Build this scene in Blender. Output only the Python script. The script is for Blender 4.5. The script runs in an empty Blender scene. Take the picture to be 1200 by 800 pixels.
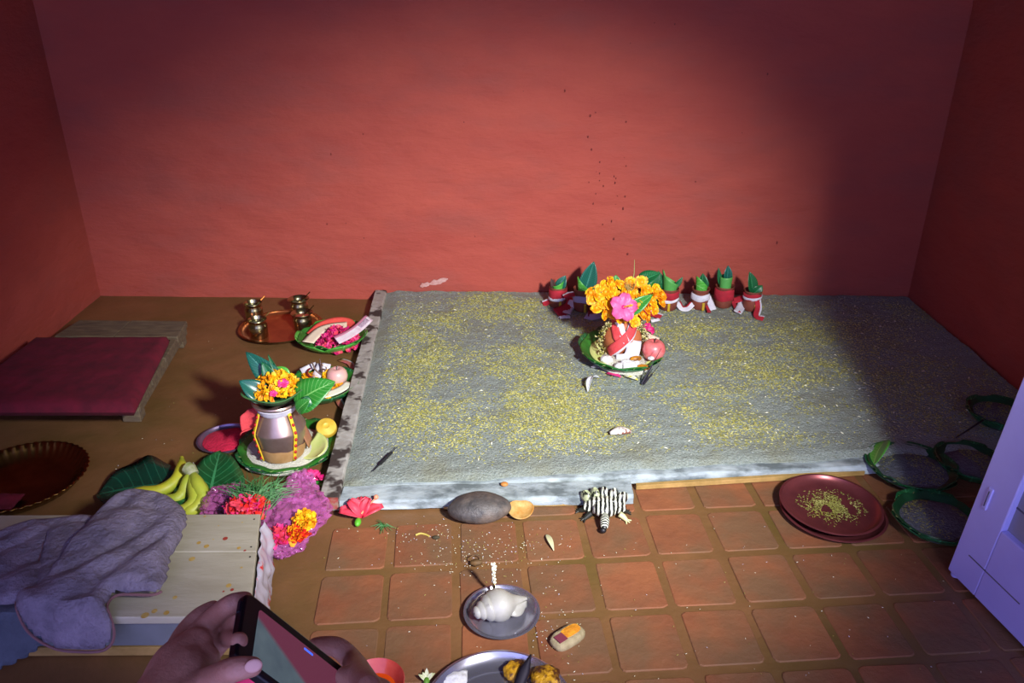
import bpy, bmesh, math, random
import numpy as np
from mathutils import Vector, Matrix, Euler, noise
random.seed(7)
R = math.radians
PI = math.pi
scene = bpy.context.scene
COL = scene.collection

# ------------------------------------------------------------------ camera
FPX, PITCH, CAMH = 950.0, R(25), 1.35
cam_d = bpy.data.cameras.new('camera'); cam_d.sensor_width = 36; cam_d.lens = FPX/1200*36
cam_d.clip_start = 0.05
cam = bpy.data.objects.new('camera', cam_d); COL.objects.link(cam)
cam.location = (0, 0, CAMH); cam.rotation_euler = (R(90)-PITCH, 0, 0)
scene.camera = cam
scene.view_settings.view_transform = 'Standard'
scene.view_settings.look = 'None'
scene.view_settings.gamma = 1
scene.view_settings.use_curve_mapping = False
scene.view_settings.exposure = 0.0
# ------------------------------------------------------------------ daylight behind the photographer, lamp at the right
w = bpy.data.worlds.new('world'); scene.world = w; w.use_nodes = True
w.node_tree.nodes['Background'].inputs[0].default_value = (0.32, 0.34, 0.76, 1)
w.node_tree.nodes['Background'].inputs[1].default_value = 3.3
sl = bpy.data.lights.new('torch', 'SPOT'); sl.energy = 820; sl.color = (1.0, 0.985, 0.95)
sl.spot_size = R(57); sl.spot_blend = 1.0; sl.shadow_soft_size = 0.11
so = bpy.data.objects.new('torch', sl); COL.objects.link(so)
so.location = (0.95, -0.14, 1.76)
aim = Vector((-0.13, 2.66, 0.03))
so.scale = (1.0, 0.82, 1.0)
so.rotation_euler = ((aim-so.location).to_track_quat('-Z', 'Y').to_matrix() @ Matrix.Rotation(R(16), 3, 'Z')).to_euler()

# ------------------------------------------------------------------ where a point of the photograph stands
FW = Vector((0, math.cos(PITCH), -math.sin(PITCH))); UP = Vector((0, math.sin(PITCH), math.cos(PITCH))); RT = Vector((1, 0, 0))
def ray(x, y): return FW*FPX + RT*(x-600) + UP*(400-y)
def F(x, y, z=0.0):
    d = ray(x, y); t = (z-CAMH)/d.z
    return Vector((0, 0, CAMH)) + d*t
def Q(x, y, depth): return Vector((0, 0, CAMH)) + ray(x, y)*(depth/FPX)
def px(x, y, z=0.0): return (F(x, y, z)-Vector((0, 0, CAMH))).dot(FW)/FPX     # metres per pixel there
ZB = 0.05                                                                     # top of the sand bed

# ------------------------------------------------------------------ materials
def lin(c):
    if isinstance(c, str):
        c = [int(c[i:i+2], 16)/255 for i in (0, 2, 4)]
        return tuple(((v+0.055)/1.055)**2.4 if v > 0.04045 else v/12.92 for v in c)+(1,)
    return tuple(c)+(1,) if len(c) == 3 else tuple(c)
MATS = {}
def mat(name, c1, c2=None, scale=12, rough=0.6, metal=0.0, bump=0.0, bscale=60, trans=0.0, coat=0.0, alpha=1.0, sss=0.0,
        c3=None, s3=3, r3=(0.48, 0.68), stretch=(1, 1, 1), world=False, contrast=(0.35, 0.65), emit=None, spec=0.5, rnd=0.0):
    if name in MATS: return MATS[name]
    m = bpy.data.materials.new(name); m.use_nodes = True; nt = m.node_tree; N = nt.nodes; L = nt.links
    b = N['Principled BSDF']
    b.inputs['Base Color'].default_value = lin(c1)
    b.inputs['Roughness'].default_value = rough; b.inputs['Metallic'].default_value = metal
    b.inputs['Transmission Weight'].default_value = trans; b.inputs['Coat Weight'].default_value = coat
    b.inputs['Alpha'].default_value = alpha; b.inputs['Specular IOR Level'].default_value = spec
    if sss: b.inputs['Subsurface Weight'].default_value = sss; b.inputs['Subsurface Radius'].default_value = (0.01, 0.004, 0.003); b.inputs['Subsurface Scale'].default_value = 0.5
    if emit: b.inputs['Emission Color'].default_value = lin(emit[0]); b.inputs['Emission Strength'].default_value = emit[1]
    vec = None
    if c2 or bump or c3:
        mp = N.new('ShaderNodeMapping'); mp.inputs['Scale'].default_value = stretch
        if world: g = N.new('ShaderNodeNewGeometry'); L.new(g.outputs['Position'], mp.inputs['Vector'])
        else: g = N.new('ShaderNodeTexCoord'); L.new(g.outputs['Object'], mp.inputs['Vector'])
        vec = mp.outputs['Vector']
    out = None
    def noi(s, det=5):
        n = N.new('ShaderNodeTexNoise'); n.inputs['Scale'].default_value = s; n.inputs['Detail'].default_value = det; n.inputs['Roughness'].default_value = 0.62
        L.new(vec, n.inputs['Vector']); return n.outputs['Fac']
    def rampmix(fac, a, bb, lo, hi):
        r = N.new('ShaderNodeMapRange'); r.inputs[1].default_value = lo; r.inputs[2].default_value = hi; L.new(fac, r.inputs[0])
        x = N.new('ShaderNodeMix'); x.data_type = 'RGBA'; L.new(r.outputs[0], x.inputs[0])
        if isinstance(a, tuple): x.inputs[6].default_value = a
        else: L.new(a, x.inputs[6])
        if isinstance(bb, tuple): x.inputs[7].default_value = bb
        else: L.new(bb, x.inputs[7])
        return x.outputs[2]
    if c2: out = rampmix(noi(scale), lin(c1), lin(c2), *contrast)
    if c3: out = rampmix(noi(s3, 3), out if out else lin(c1), lin(c3), *r3)
    if rnd:
        oi = N.new('ShaderNodeObjectInfo'); h = N.new('ShaderNodeHueSaturation')
        mr = N.new('ShaderNodeMapRange'); L.new(oi.outputs['Random'], mr.inputs[0]); mr.inputs[3].default_value = 1-rnd; mr.inputs[4].default_value = 1+rnd
        L.new(mr.outputs[0], h.inputs['Value'])
        if out: L.new(out, h.inputs['Color'])
        else: h.inputs['Color'].default_value = lin(c1)
        out = h.outputs[0]
    if out: L.new(out, b.inputs['Base Color'])
    if bump:
        bp = N.new('ShaderNodeBump'); bp.inputs['Strength'].default_value = bump; bp.inputs['Distance'].default_value = 0.01
        L.new(noi(bscale, 6), bp.inputs['Height']); L.new(bp.outputs[0], b.inputs['Normal'])
    MATS[name] = m; return m

def leafmat(name, dark, light, vein, rough=0.35, nv=11):
    """veins from the leaf's own UV: u along the midrib, v across"""
    m = bpy.data.materials.new(name); m.use_nodes = True; nt = m.node_tree; N = nt.nodes; L = nt.links; b = N['Principled BSDF']
    uv = N.new('ShaderNodeUVMap'); sp = N.new('ShaderNodeSeparateXYZ'); L.new(uv.outputs[0], sp.inputs[0])
    def M(op, a, c=None):
        n = N.new('ShaderNodeMath'); n.operation = op
        for i, v in enumerate((a, c)):
            if v is None: continue
            if isinstance(v, (int, float)): n.inputs[i].default_value = v
            else: L.new(v, n.inputs[i])
        return n.outputs[0]
    av = M('ABSOLUTE', M('SUBTRACT', sp.outputs[1], 0.5))
    mid = M('LESS_THAN', av, 0.022)
    t = M('FRACT', M('MULTIPLY', M('SUBTRACT', sp.outputs[0], M('MULTIPLY', av, 0.42)), nv))
    side = M('MULTIPLY', M('LESS_THAN', t, 0.13), 0.55)
    fac = M('MAXIMUM', mid, side)
    n = N.new('ShaderNodeTexNoise'); n.inputs['Scale'].default_value = 18; g = N.new('ShaderNodeTexCoord'); L.new(g.outputs['Object'], n.inputs['Vector'])
    x = N.new('ShaderNodeMix'); x.data_type = 'RGBA'; L.new(n.outputs['Fac'], x.inputs[0]); x.inputs[6].default_value = lin(dark); x.inputs[7].default_value = lin(light)
    y = N.new('ShaderNodeMix'); y.data_type = 'RGBA'; L.new(fac, y.inputs[0]); L.new(x.outputs[2], y.inputs[6]); y.inputs[7].default_value = lin(vein)
    L.new(y.outputs[2], b.inputs['Base Color']); b.inputs['Roughness'].default_value = rough
    bp = N.new('ShaderNodeBump'); bp.inputs['Strength'].default_value = 0.35; bp.inputs['Distance'].default_value = 0.002; L.new(fac, bp.inputs['Height']); L.new(bp.outputs[0], b.inputs['Normal'])
    return m

wall_m = mat('red_clay_plaster', 'aa4c3c', 'a24538', scale=2.6, rough=0.85, bump=1.0, bscale=7.5, c3='9c493d', s3=2.1, stretch=(1, 1, 2.4), world=True)
mud_m = mat('mud_wash', '70512f', '805a38', scale=5, rough=0.5, bump=0.3, bscale=22, c3='625026', s3=1.8, world=True)
tile_m = mat('terracotta_tile', '8e5634', '7c4a2e', scale=6, rough=0.72, bump=0.4, bscale=24, c3='725236', r3=(.40, .60), s3=4.2, world=True, rnd=0.10)
sand_m = mat('grey_sand', '9aa39a', '7f8a84', scale=160, rough=0.95, bump=0.9, bscale=130, c3='8a8f7e', s3=7, world=True)
ash_wood = mat('ash_smeared_wood', '98a4a8', '606a6c', scale=11, rough=0.85, bump=0.3, bscale=50, c3='b4c0c2', s3=6, stretch=(1, 1.6, 2), contrast=(.42, .58), world=True)
old_wood = mat('stained_old_wood', 'b0aea6', '96928a', scale=20, rough=0.85, bump=0.4, bscale=50, c3='3a302c', s3=11, r3=(0.50, 0.58), world=True)
side_wood = mat('yellowed_wood', 'b08d52', '8c7038', scale=14, rough=0.8, bump=0.3, bscale=40)
pallet_m = mat('weathered_plank', '74664e', '56483a', scale=14, rough=0.85, bump=0.3, bscale=70, stretch=(1, 5, 5))
velvet = mat('crimson_velvet', '6c0624', '54041c', scale=18, rough=0.9, bump=0.25, bscale=35)
bench_m = mat('white_bench_paint', 'b4ae98', 'a49d86', scale=9, rough=0.6, bump=0.12, bscale=60, stretch=(.5, 2.5, 2))
bench_side = mat('blue_grey_bench_side', '767a80', '686c70', scale=7, rough=0.7)
towel_m = mat('purple_grey_towel', '8e8496', '6c6474', scale=14, rough=0.97, bump=1.0, bscale=75)
cloth_m = mat('slate_cloth', '565e6c', '444c58', scale=10, rough=0.95, bump=0.5, bscale=120)
hem_m = mat('towel_hem', '7a5658', rough=0.9)
terra = mat('terracotta_pot', '84402c', '6c3426', scale=25, rough=0.7, bump=0.2, bscale=120)
terra_l = mat('bright_terracotta', 'b5673e', 'a05530', scale=20, rough=0.65)
red_cl = mat('red_cotton', 'b51f30', '9c1a2a', scale=30, rough=0.85, bump=0.3, bscale=300)
coral_cl = mat('coral_red_cotton', 'd8484a', 'c63a40', scale=40, rough=0.8, bump=0.3, bscale=300)
white_cl = mat('white_cotton', 'd8d6dc', 'bfbdc8', scale=30, rough=0.85)
lav_cl = mat('lavender_white_cotton', 'a59db8', rough=0.85)
paper = mat('banknote_paper', 'd6d0d4', 'c5a9b4', scale=30, rough=0.7)
steel = mat('stainless_steel', 'b4b4c4', rough=0.22, metal=0.85)
dull_metal = mat('silvered_copper', 'b59d92', '9a8078', scale=9, rough=0.33, metal=0.75)
brass = mat('brass', 'a89058', '8f7a48', scale=20, rough=0.25, metal=1.0)
brass_l = mat('pale_brass', 'b8b088', 'a09870', scale=30, rough=0.25, metal=1.0)
copper = mat('copper', 'b5663e', '9c5232', scale=14, rough=0.28, metal=0.75)
copper_d = mat('dark_copper', '8a4648', '763c40', scale=14, rough=0.33, metal=0.6)
dkbrass = mat('dark_brass', '8c6c3c', '6e5228', scale=12, rough=0.3, metal=1.0)
rice = mat('rice', 'e4e2d4', 'ccccba', scale=220, rough=0.9, bump=0.8, bscale=260)
redpow = mat('vermilion_powder', 'd01a44', 'b80e3a', scale=60, rough=0.95, bump=0.7, bscale=150)
grain_m = mat('barley_grain', 'a09a38', '868436', scale=7, rough=0.7, c3='b8b068', s3=20, world=True)
chaff = mat('pale_grain', 'e4e2c6', rough=0.8)
mari = mat('marigold_petal', 'f2a000', 'e88600', scale=60, rough=0.6, sss=0.0)
mari_y = mat('yellow_petal', 'f4c814', 'e8a80a', scale=60, rough=0.6)
pink_p = mat('pink_petal', 'e83a86', 'd42a70', scale=40, rough=0.55)
mag_p = mat('magenta_petal', 'd41c74', 'b81460', scale=40, rough=0.55)
salmon_p = mat('salmon_petal', 'e84858', 'd23a52', scale=40, rough=0.5)
redc = mat('red_petal', 'd82818', rough=0.6)
green_d = leafmat('dark_leaf', '0c4a26', '1a6436', '3f8f5c')
teal_l = leafmat('teal_leaf', '124c40', '1c6050', '3c8474', 0.3, 16)
teal_d = leafmat('deep_teal_leaf', '0a3226', '124434', '1f6048', 0.22, 9)
green_m = leafmat('mid_leaf', '1f6a20', '348830', '6fae5a')
green_b = leafmat('bright_leaf', '3f9a34', '56ae40', '84c870')
green_n = mat('leaf_dish_green', '1f5e22', '2f7a2a', scale=25, rough=0.4, bump=0.2, bscale=60)
green_k = mat('dark_leaf_dish', '0e3a22', '14502c', scale=25, rough=0.4, bump=0.2, bscale=60)
stem_g = mat('green_stem', '5c8f2c', rough=0.6)
fruit_g = mat('pale_green_fruit', 'c6d878', 'd8e090', scale=20, rough=0.5)
apple_m = mat('pink_apple_skin', 'cc5a5c', 'd87a78', scale=30, rough=0.35, coat=0.3)
ban_m = mat('banana_skin', 'c0b82c', 'a8b030', scale=18, rough=0.5, c3='8aa02c', s3=9)
ban_g = mat('greenish_banana', '9aac34', 'b4b83c', scale=18, rough=0.5)
ban_tip = mat('banana_stalk', 'a8a88c', '7e8a4c', scale=60, rough=0.7)
stone_m = mat('river_stone', '56504c', '3a3838', scale=30, rough=0.5, bump=0.35, bscale=90, c3='6e6258', s3=12)
shell_m = mat('conch_white', 'aeaca4', '96948a', scale=14, rough=0.35, coat=0.2)
black_m = mat('black_material', '121014', rough=0.5)
iron = mat('dark_iron', '2c2834', rough=0.5, metal=0.6)
coc_in = mat('coconut_flesh', 'c0a060', 'a8742e', scale=40, rough=0.7)
coc_out = mat('coconut_husk', '4a3a28', '6a5436', scale=60, rough=0.9, bump=0.5)
fried = mat('fried_fritter', 'c89418', '4a2408', scale=55, rough=0.45, bump=0.6, bscale=70, contrast=(0.42, 0.6))
block_m = mat('pale_stone_block', 'a89a78', '8c7e5c', scale=40, rough=0.8, bump=0.4, bscale=90)
turm = mat('turmeric_paste', 'd8921a', 'c07410', scale=50, rough=0.85, bump=0.4, bscale=120)
maroon = mat('maroon_paper', '742c3c', rough=0.8)
door_m = mat('white_paint_bluish_light', 'b8b4f4', 'b0aaec', scale=5, rough=0.5)  # bluish light on the door leaf tinted into its paint colour
scratch = mat('chipped_dark_paint', '5a5568', rough=0.9)
skin_m = mat('skin', 'b88470', 'a87460', scale=12, rough=0.5, sss=0.15, bump=0.25, bscale=190)
nail_m = mat('nail', 'c89888', rough=0.3)
ph_m = mat('black_phone_case', '0c0a10', rough=0.35)
bag_pr = mat('printed_plastic', 'b8b4c0', 'd02828', scale=16, rough=0.25, contrast=(0.56, 0.62), coat=0.5)
orange_liq = mat('orange_liquid', 'd04a10', rough=0.2)

def bagmat():
    m = bpy.data.materials.new('pink_plastic_film'); m.use_nodes = True; nt = m.node_tree; N = nt.nodes; L = nt.links; b = N['Principled BSDF']
    b.inputs['Base Color'].default_value = lin('cc6ab0'); b.inputs['Roughness'].default_value = 0.10; b.inputs['Alpha'].default_value = 0.46
    b.inputs['Coat Weight'].default_value = 0.8
    g = N.new('ShaderNodeTexCoord'); v = N.new('ShaderNodeTexVoronoi'); v.feature = 'SMOOTH_F1'; v.inputs['Scale'].default_value = 26; L.new(g.outputs['Object'], v.inputs['Vector'])
    bp = N.new('ShaderNodeBump'); bp.inputs['Strength'].default_value = 0.7; bp.inputs['Distance'].default_value = 0.02; L.new(v.outputs['Distance'], bp.inputs['Height']); L.new(bp.outputs[0], b.inputs['Normal']); L.new(bp.outputs[0], b.inputs['Coat Normal'])
    return m
bag_m = bagmat()

# ------------------------------------------------------------------ mesh helpers
class MB:
    def __init__(s): s.v = []; s.f = []; s.m = []; s.uv = []; s.mi = 0; s.X = Matrix.Identity(4); s.usesuv = False
    def pt(s, p, uv=(0, 0)): s.v.append(tuple(s.X @ Vector(p))); s.uv.append(uv); return len(s.v)-1
    def face(s, idx): s.f.append(tuple(idx)); s.m.append(s.mi)
    def grid(s, nu, nv, fn, cu=False, cv=False, uvs=False):
        if uvs: s.usesuv = True
        a = []
        for i in range(nu):
            row = []
            for j in range(nv):
                u = i/(nu if cu else nu-1); v = j/(nv if cv else nv-1)
                row.append(s.pt(fn(u, v), (u, v)))
            a.append(row)
        for i in range(nu if cu else nu-1):
            for j in range(nv if cv else nv-1):
                s.face((a[i][j], a[(i+1) % nu][j], a[(i+1) % nu][(j+1) % nv], a[i][(j+1) % nv]))
        return a
    def lathe(s, prof, n=40, c=(0, 0, 0), fn=None, close=True):
        """prof: (r,z) list; r=0 closes"""
        rings = []
        for r, z in prof:
            if r < 1e-6: rings.append([s.pt((c[0], c[1], c[2]+z))]); continue
            ring = []
            for k in range(n):
                a = 2*PI*k/n; rr, zz = r, z
                if fn: rr, zz = fn(a, r, z)
                ring.append(s.pt((c[0]+rr*math.cos(a), c[1]+rr*math.sin(a), c[2]+zz)))
            rings.append(ring)
        for A, B in zip(rings, rings[1:]):
            for k in range(n):
                k2 = (k+1) % n
                if len(A) == 1 and len(B) == 1: continue
                if len(A) == 1: s.face((A[0], B[k2], B[k]))
                elif len(B) == 1: s.face((A[k], A[k2], B[0]))
                else: s.face((A[k], A[k2], B[k2], B[k]))
    def tube(s, pts, rad, n=8, cap=True, flat=1.0):
        pts = [Vector(p) for p in pts]; m = len(pts)
        if not isinstance(rad, (list, tuple)): rad = [rad]*m
        t0 = (pts[1]-pts[0]).normalized(); ref = Vector((0, 0, 1)) if abs(t0.z) < 0.9 else Vector((1, 0, 0))
        rings = []; nrm = (ref-t0*ref.dot(t0)).normalized()
        for i, p in enumerate(pts):
            t = (pts[min(i+1, m-1)]-pts[max(i-1, 0)]).normalized()
            nrm = (nrm-t*nrm.dot(t)).normalized(); bn = t.cross(nrm)
            rings.append([s.pt(p+nrm*(rad[i]*flat*math.cos(2*PI*k/n))+bn*(rad[i]*math.sin(2*PI*k/n))) for k in range(n)])
        for A, B in zip(rings, rings[1:]):
            for k in range(n): s.face((A[k], A[(k+1) % n], B[(k+1) % n], B[k]))
        if cap: s.face(rings[0][::-1]); s.face(rings[-1])
    def ell(s, c, r, nu=14, nv=9, fn=None):
        if not isinstance(r, (list, tuple)): r = (r, r, r)
        top = s.pt((c[0], c[1], c[2]+r[2])); rows = []
        for i in range(1, nv):
            ph = PI*i/nv; row = []
            for k in range(nu):
                a = 2*PI*k/nu; d = Vector((math.sin(ph)*math.cos(a), math.sin(ph)*math.sin(a), math.cos(ph)))
                q = fn(d) if fn else 1.0
                row.append(s.pt((c[0]+r[0]*d.x*q, c[1]+r[1]*d.y*q, c[2]+r[2]*d.z*q)))
            rows.append(row)
        bot = s.pt((c[0], c[1], c[2]-r[2]))
        for k in range(nu):
            k2 = (k+1) % nu; s.face((top, rows[0][k], rows[0][k2])); s.face((rows[-1][k], bot, rows[-1][k2]))
            for A, B in zip(rows, rows[1:]): s.face((A[k], B[k], B[k2], A[k2]))
    def prism(s, poly, z0, z1):
        """poly: list of (x,y) or Vector; z0/z1 floats"""
        a = [s.pt((p[0], p[1], z0)) for p in poly]; b = [s.pt((p[0], p[1], z1)) for p in poly]; n = len(poly)
        s.face(a[::-1]); s.face(b)
        for k in range(n): s.face((a[k], a[(k+1) % n], b[(k+1) % n], b[k]))
    def box(s, c, h):
        x, y, z = c; a, b, d = h
        s.prism([(x-a, y-b), (x+a, y-b), (x+a, y+b), (x-a, y+b)], z-d, z+d)

def obj(name, mb, mats, parent=None, loc=(0, 0, 0), rot=(0, 0, 0), sc=1, smooth=True, bevel=0, solid=0, sub=0, label=None, stuff=False, seg=2):
    me = bpy.data.meshes.new(name); me.from_pydata(mb.v, [], mb.f)
    for m in (mats if isinstance(mats, (list, tuple)) else [mats]): me.materials.append(m)
    me.polygons.foreach_set('material_index', mb.m)
    if smooth: me.polygons.foreach_set('use_smooth', [True]*len(mb.f))
    if mb.usesuv:
        ul = me.uv_layers.new(name='UVMap'); li = np.empty(len(me.loops), dtype=np.int32); me.loops.foreach_get('vertex_index', li)
        ul.data.foreach_set('uv', np.array(mb.uv, dtype=np.float32)[li].ravel())
    me.update()
    if not smooth or True:
        bm = bmesh.new(); bm.from_mesh(me); bmesh.ops.recalc_face_normals(bm, faces=bm.faces); bm.to_mesh(me); bm.free()
    o = bpy.data.objects.new(name, me); COL.objects.link(o)
    o.location = loc; o.rotation_euler = rot; o.scale = (sc, sc, sc) if isinstance(sc, (int, float)) else sc
    if parent is not None: o.parent = parent
    if solid: md = o.modifiers.new('solid', 'SOLIDIFY'); md.thickness = solid; md.offset = 0
    if bevel: md = o.modifiers.new('bevel', 'BEVEL'); md.width = bevel; md.segments = seg; md.limit_method = 'ANGLE'; md.angle_limit = R(40)
    if sub: md = o.modifiers.new('sub', 'SUBSURF'); md.levels = sub; md.render_levels = sub
    if smooth:
        try: me.set_sharp_from_angle(angle=R(50))
        except Exception: pass
    if label: o['label'] = label
    if stuff: o['kind'] = 'stuff'
    return o
def tag(o, label, cat, group=None):
    o['label'] = label; o['category'] = cat
    if group: o['group'] = group
    return o
def thing(name, label, cat, loc=(0, 0, 0), rz=0, group=None):
    o = bpy.data.objects.new(name, None); COL.objects.link(o); o.empty_display_size = 0.05
    o.location = loc; o.rotation_euler = (0, 0, rz); return tag(o, label, cat, group)
def struct(o): o['kind'] = 'structure'; return o
def dup(o, loc=None, rot=None, sc=None, parent=None):
    c = o.copy(); COL.objects.link(c)
    if parent is not None: c.parent = parent
    if loc is not None: c.location = loc
    if rot is not None: c.rotation_euler = rot
    if sc is not None: c.scale = (sc, sc, sc)
    for ch in o.children: dup(ch, parent=c)
    return c
def nz(x, y=0, z=0, s=1.0): return noise.noise(Vector((x*s, y*s, z*s)))
def bez(a, b, c, n=10):
    a, b, c = Vector(a), Vector(b), Vector(c)
    return [(a*(1-t)**2+b*2*t*(1-t)+c*t*t) for t in [i/(n-1) for i in range(n)]]
def basis(d, up=(0, 0, 1)):
    """matrix whose X axis is d, Z near up"""
    d = Vector(d).normalized(); up = Vector(up); y = up.cross(d)
    if y.length < 1e-4: y = Vector((0, 1, 0)).cross(d)
    y.normalize(); z = d.cross(y)
    return Matrix((d, y, z)).transposed().to_4x4()

def leaf(name, base, tip, width, material, parent=None, bend=0.15, fold=0.25, up=(0, 0, 1), wav=0.0, shape=0.45, label=None, heart=False, origin=(0, 0, 0), n=14, petiole=0):
    """leaf blade from base to tip; coordinates local to the parent"""
    base, tip = Vector(base)-Vector(origin), Vector(tip)-Vector(origin); L = (tip-base).length; B = basis(tip-base, up); mb = MB()
    mb.X = Matrix.Translation(base) @ B
    def fn(u, v):
        uu = u
        if heart: wd = width*0.5*(max(0, math.sin(PI*uu**0.62))**0.75)
        else: wd = width*0.5*(math.sin(PI*uu**(math.log(0.5)/math.log(shape))))**0.8 if 0 < uu < 1 else 0
        wd = max(wd, 0.0006)
        y = (v-0.5)*2*wd
        z = bend*L*4*uu*(1-uu)*0.5+abs(y)*fold + wav*math.sin(uu*17+v*5)*abs(v-0.5)*2
        return (uu*L, y, z)
    mb.grid(n, 7, fn, uvs=True)
    o = obj(name, mb, material, parent, solid=0.0009, label=label)
    if petiole:
        pm = MB(); pm.X = mb.X; pm.tube([(-petiole, 0, -0.004), (0, 0, 0), (L*0.3, 0, bend*L*0.42)], [0.0016, 0.0015, 0.0008], 5)
        obj('leaf_stalk', pm, stem_g, o if False else parent)
    return o

def ribbon(name, pts, width, material, parent=None, up=(0, 0, 1), mats2=None, wave=0.0, label=None, solid=0.0012):
    """flat strip along pts; the width runs across, in the plane whose normal is near `up`"""
    pts = [Vector(p) for p in pts]; mb = MB(); n = len(pts); prev = None
    ups = up if isinstance(up, list) else [up]*n
    for i, p in enumerate(pts):
        t = (pts[min(i+1, n-1)]-pts[max(i-1, 0)]).normalized(); s_ = Vector(ups[i]).cross(t)
        if s_.length < 1e-4: s_ = Vector((1, 0, 0))
        s_.normalize(); nn = t.cross(s_)
        row = []
        for j in range(5):
            q = (j/4-0.5)*width
            row.append(mb.pt(p+s_*q+nn*(wave*math.sin(i*1.3+j*1.7))))
        if prev:
            for j in range(4):
                mb.mi = 1 if (mats2 and j == 3) else 0
                mb.face((prev[j], row[j], row[j+1], prev[j+1]))
        prev = row
    return obj(name, mb, [material, mats2] if mats2 else material, parent, solid=solid, label=label)

def resample(pts, n):
    pts = [Vector(p) for p in pts]; out = []
    m = len(pts)-1
    def cr(p0, p1, p2, p3, t): return 0.5*((2*p1)+(p2-p0)*t+(2*p0-5*p1+4*p2-p3)*t*t+(3*p1-p0-3*p2+p3)*t**3)
    for i in range(n):
        s_ = i/(n-1)*m; k = min(int(s_), m-1); t = s_-k
        out.append(cr(pts[max(k-1, 0)], pts[k], pts[k+1], pts[min(k+2, m)], t))
    return out

def disc_pile(r, h, n=30, rings=9, seed=0, amp=0.15):
    mb = MB(); prof = []
    for i in range(rings+1):
        q = i/rings; prof.append((r*(1-q), h*(1-(1-q)**2.2)))
    def fn(a, rr, z):
        k = 1+amp*nz(math.cos(a)*1.6+seed*3.1, math.sin(a)*1.6, rr*20); return rr*k, z*(1+amp*nz(math.cos(a)*4, math.sin(a)*4, rr*60+seed))
    mb.lathe([(r*0.98, -0.003)]+prof, n, fn=fn)
    return mb

def dish(r, h, t=0.003, rim=0.0, base=0.55, n=56, fn=None, flute=0):
    """round dish standing on z=0: flat base, raised wall, turned rim"""
    b = r*base
    p = [(0, 0), (b, 0), (b+(r-b)*0.45, h*0.22), (r-(r-b)*0.25, h*0.7), (r-rim, h), (r, h), (r+0.001, h+t*0.6), (r, h+t), (r-rim, h+t),
         (r-(r-b)*0.25-t, h*0.7+t), (b+(r-b)*0.45-t, h*0.22+t), (b-t, t), (0, t)]
    mb = MB(); mb.lathe(p, n, fn=fn); return mb

def petals_heap(n, r, h, mats_, size=0.012, seed=1, ell_=1.0, zf=None, ctr=(0, 0, 0)):
    """loose small petals heaped in a mound"""
    rd = random.Random(seed); mb = MB()
    for k in range(n):
        a = rd.random()*2*PI; q = math.sqrt(rd.random())*r
        z = h*(1-(q/r)**2)*(0.7+0.3*rd.random())+size*0.15
        if zf: z += zf(q)
        mb.mi = rd.randrange(len(mats_)) if len(mats_) > 1 else 0
        E_ = Euler((rd.uniform(-1.1, 1.1), rd.uniform(-1.1, 1.1), rd.random()*6.28)).to_matrix().to_4x4()
        mb.X = Matrix.Translation((ctr[0]+q*math.cos(a), ctr[1]+q*math.sin(a)*ell_, ctr[2]+z)) @ E_
        s_ = size*rd.uniform(0.7, 1.2)
        mb.grid(4, 3, lambda u, v: ((u-0.5)*2*s_, (v-0.5)*s_*1.3*math.sin(PI*min(0.97, u*0.85+0.12)), s_*0.5*(u-0.5)**2*3+s_*0.25*abs(v-0.5)))
    mb.X = Matrix.Identity(4)
    return mb

def marigold_mesh(r, seed=0, mats_n=1):
    rd = random.Random(seed); mb = MB()
    for ring, (cnt, el, rr) in enumerate(((12, 0.15, 1.0), (11, 0.5, 0.85), (9, 0.85, 0.65), (6, 1.2, 0.42))):
        for k in range(cnt):
            a = 2*PI*(k+0.5*(ring % 2))/cnt+rd.uniform(-.1, .1)
            L = r*rr*rd.uniform(0.9, 1.1)
            mb.X = Matrix.Rotation(a, 4, 'Z') @ Matrix.Rotation(-el+rd.uniform(-.1, .1), 4, 'Y')
            W = r*0.42
            mb.mi = rd.randrange(mats_n)
            mb.grid(4, 4, lambda u, v: (u*L, (v-0.5)*W*(0.4+0.9*u), r*0.07*math.sin(v*PI*3)*u-0.15*r*u*u))
    mb.mi = 0; mb.X = Matrix.Identity(4); mb.ell((0, 0, r*0.1), (r*0.45, r*0.45, r*0.5), 8, 5)
    return mb

def hibiscus(label, loc, r, tilt, rz, m=None, name='hibiscus_flower', group=None, parent=None, pistil=True):
    m = m or pink_p
    t = thing(name, label, 'flower', loc, 0, group) if parent is None else None
    par = t or parent
    Rt = Matrix.Rotation(rz, 4, 'Z') @ Matrix.Rotation(tilt, 4, 'X')
    off = Vector((0, 0, 0)) if t else Vector(loc)
    for k in range(5):
        mb = MB(); mb.X = Matrix.Translation(off) @ Rt @ Matrix.Rotation(2*PI*k/5, 4, 'Z')
        mb.grid(8, 9, lambda u, v: (u*r, (v-0.5)*r*0.98*math.sin(PI*(0.08+0.80*u))**0.8, r*(0.42*u-0.30*u*u*u)+r*0.09*math.sin(v*PI*4)*u+0.05*r*(v-0.5)), uvs=True)
        obj('petal', mb, m, par, solid=0.0008)
    mb = MB(); mb.X = Matrix.Translation(off) @ Rt; mb.ell((0, 0, r*0.06), (r*0.16, r*0.16, r*0.1), 8, 5)
    obj('flower_heart', mb, mag_p, par)
    if pistil:
        mb = MB(); mb.X = Matrix.Translation(off) @ Rt; mb.tube([(0, 0, 0), (r*0.12, 0, r*0.45), (r*0.35, 0, r*0.85)], [r*0.05, r*0.04, r*0.05], 6)
        for k in range(9):
            a = k*2.4; q = 0.5+0.05*k; mb.ell((r*0.35*q/0.95+math.cos(a)*r*.07, math.sin(a)*r*.07, r*0.85*q/0.95), r*0.045, 5, 4)
        obj('pistil', mb, mari_y, par)
    return t
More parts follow.
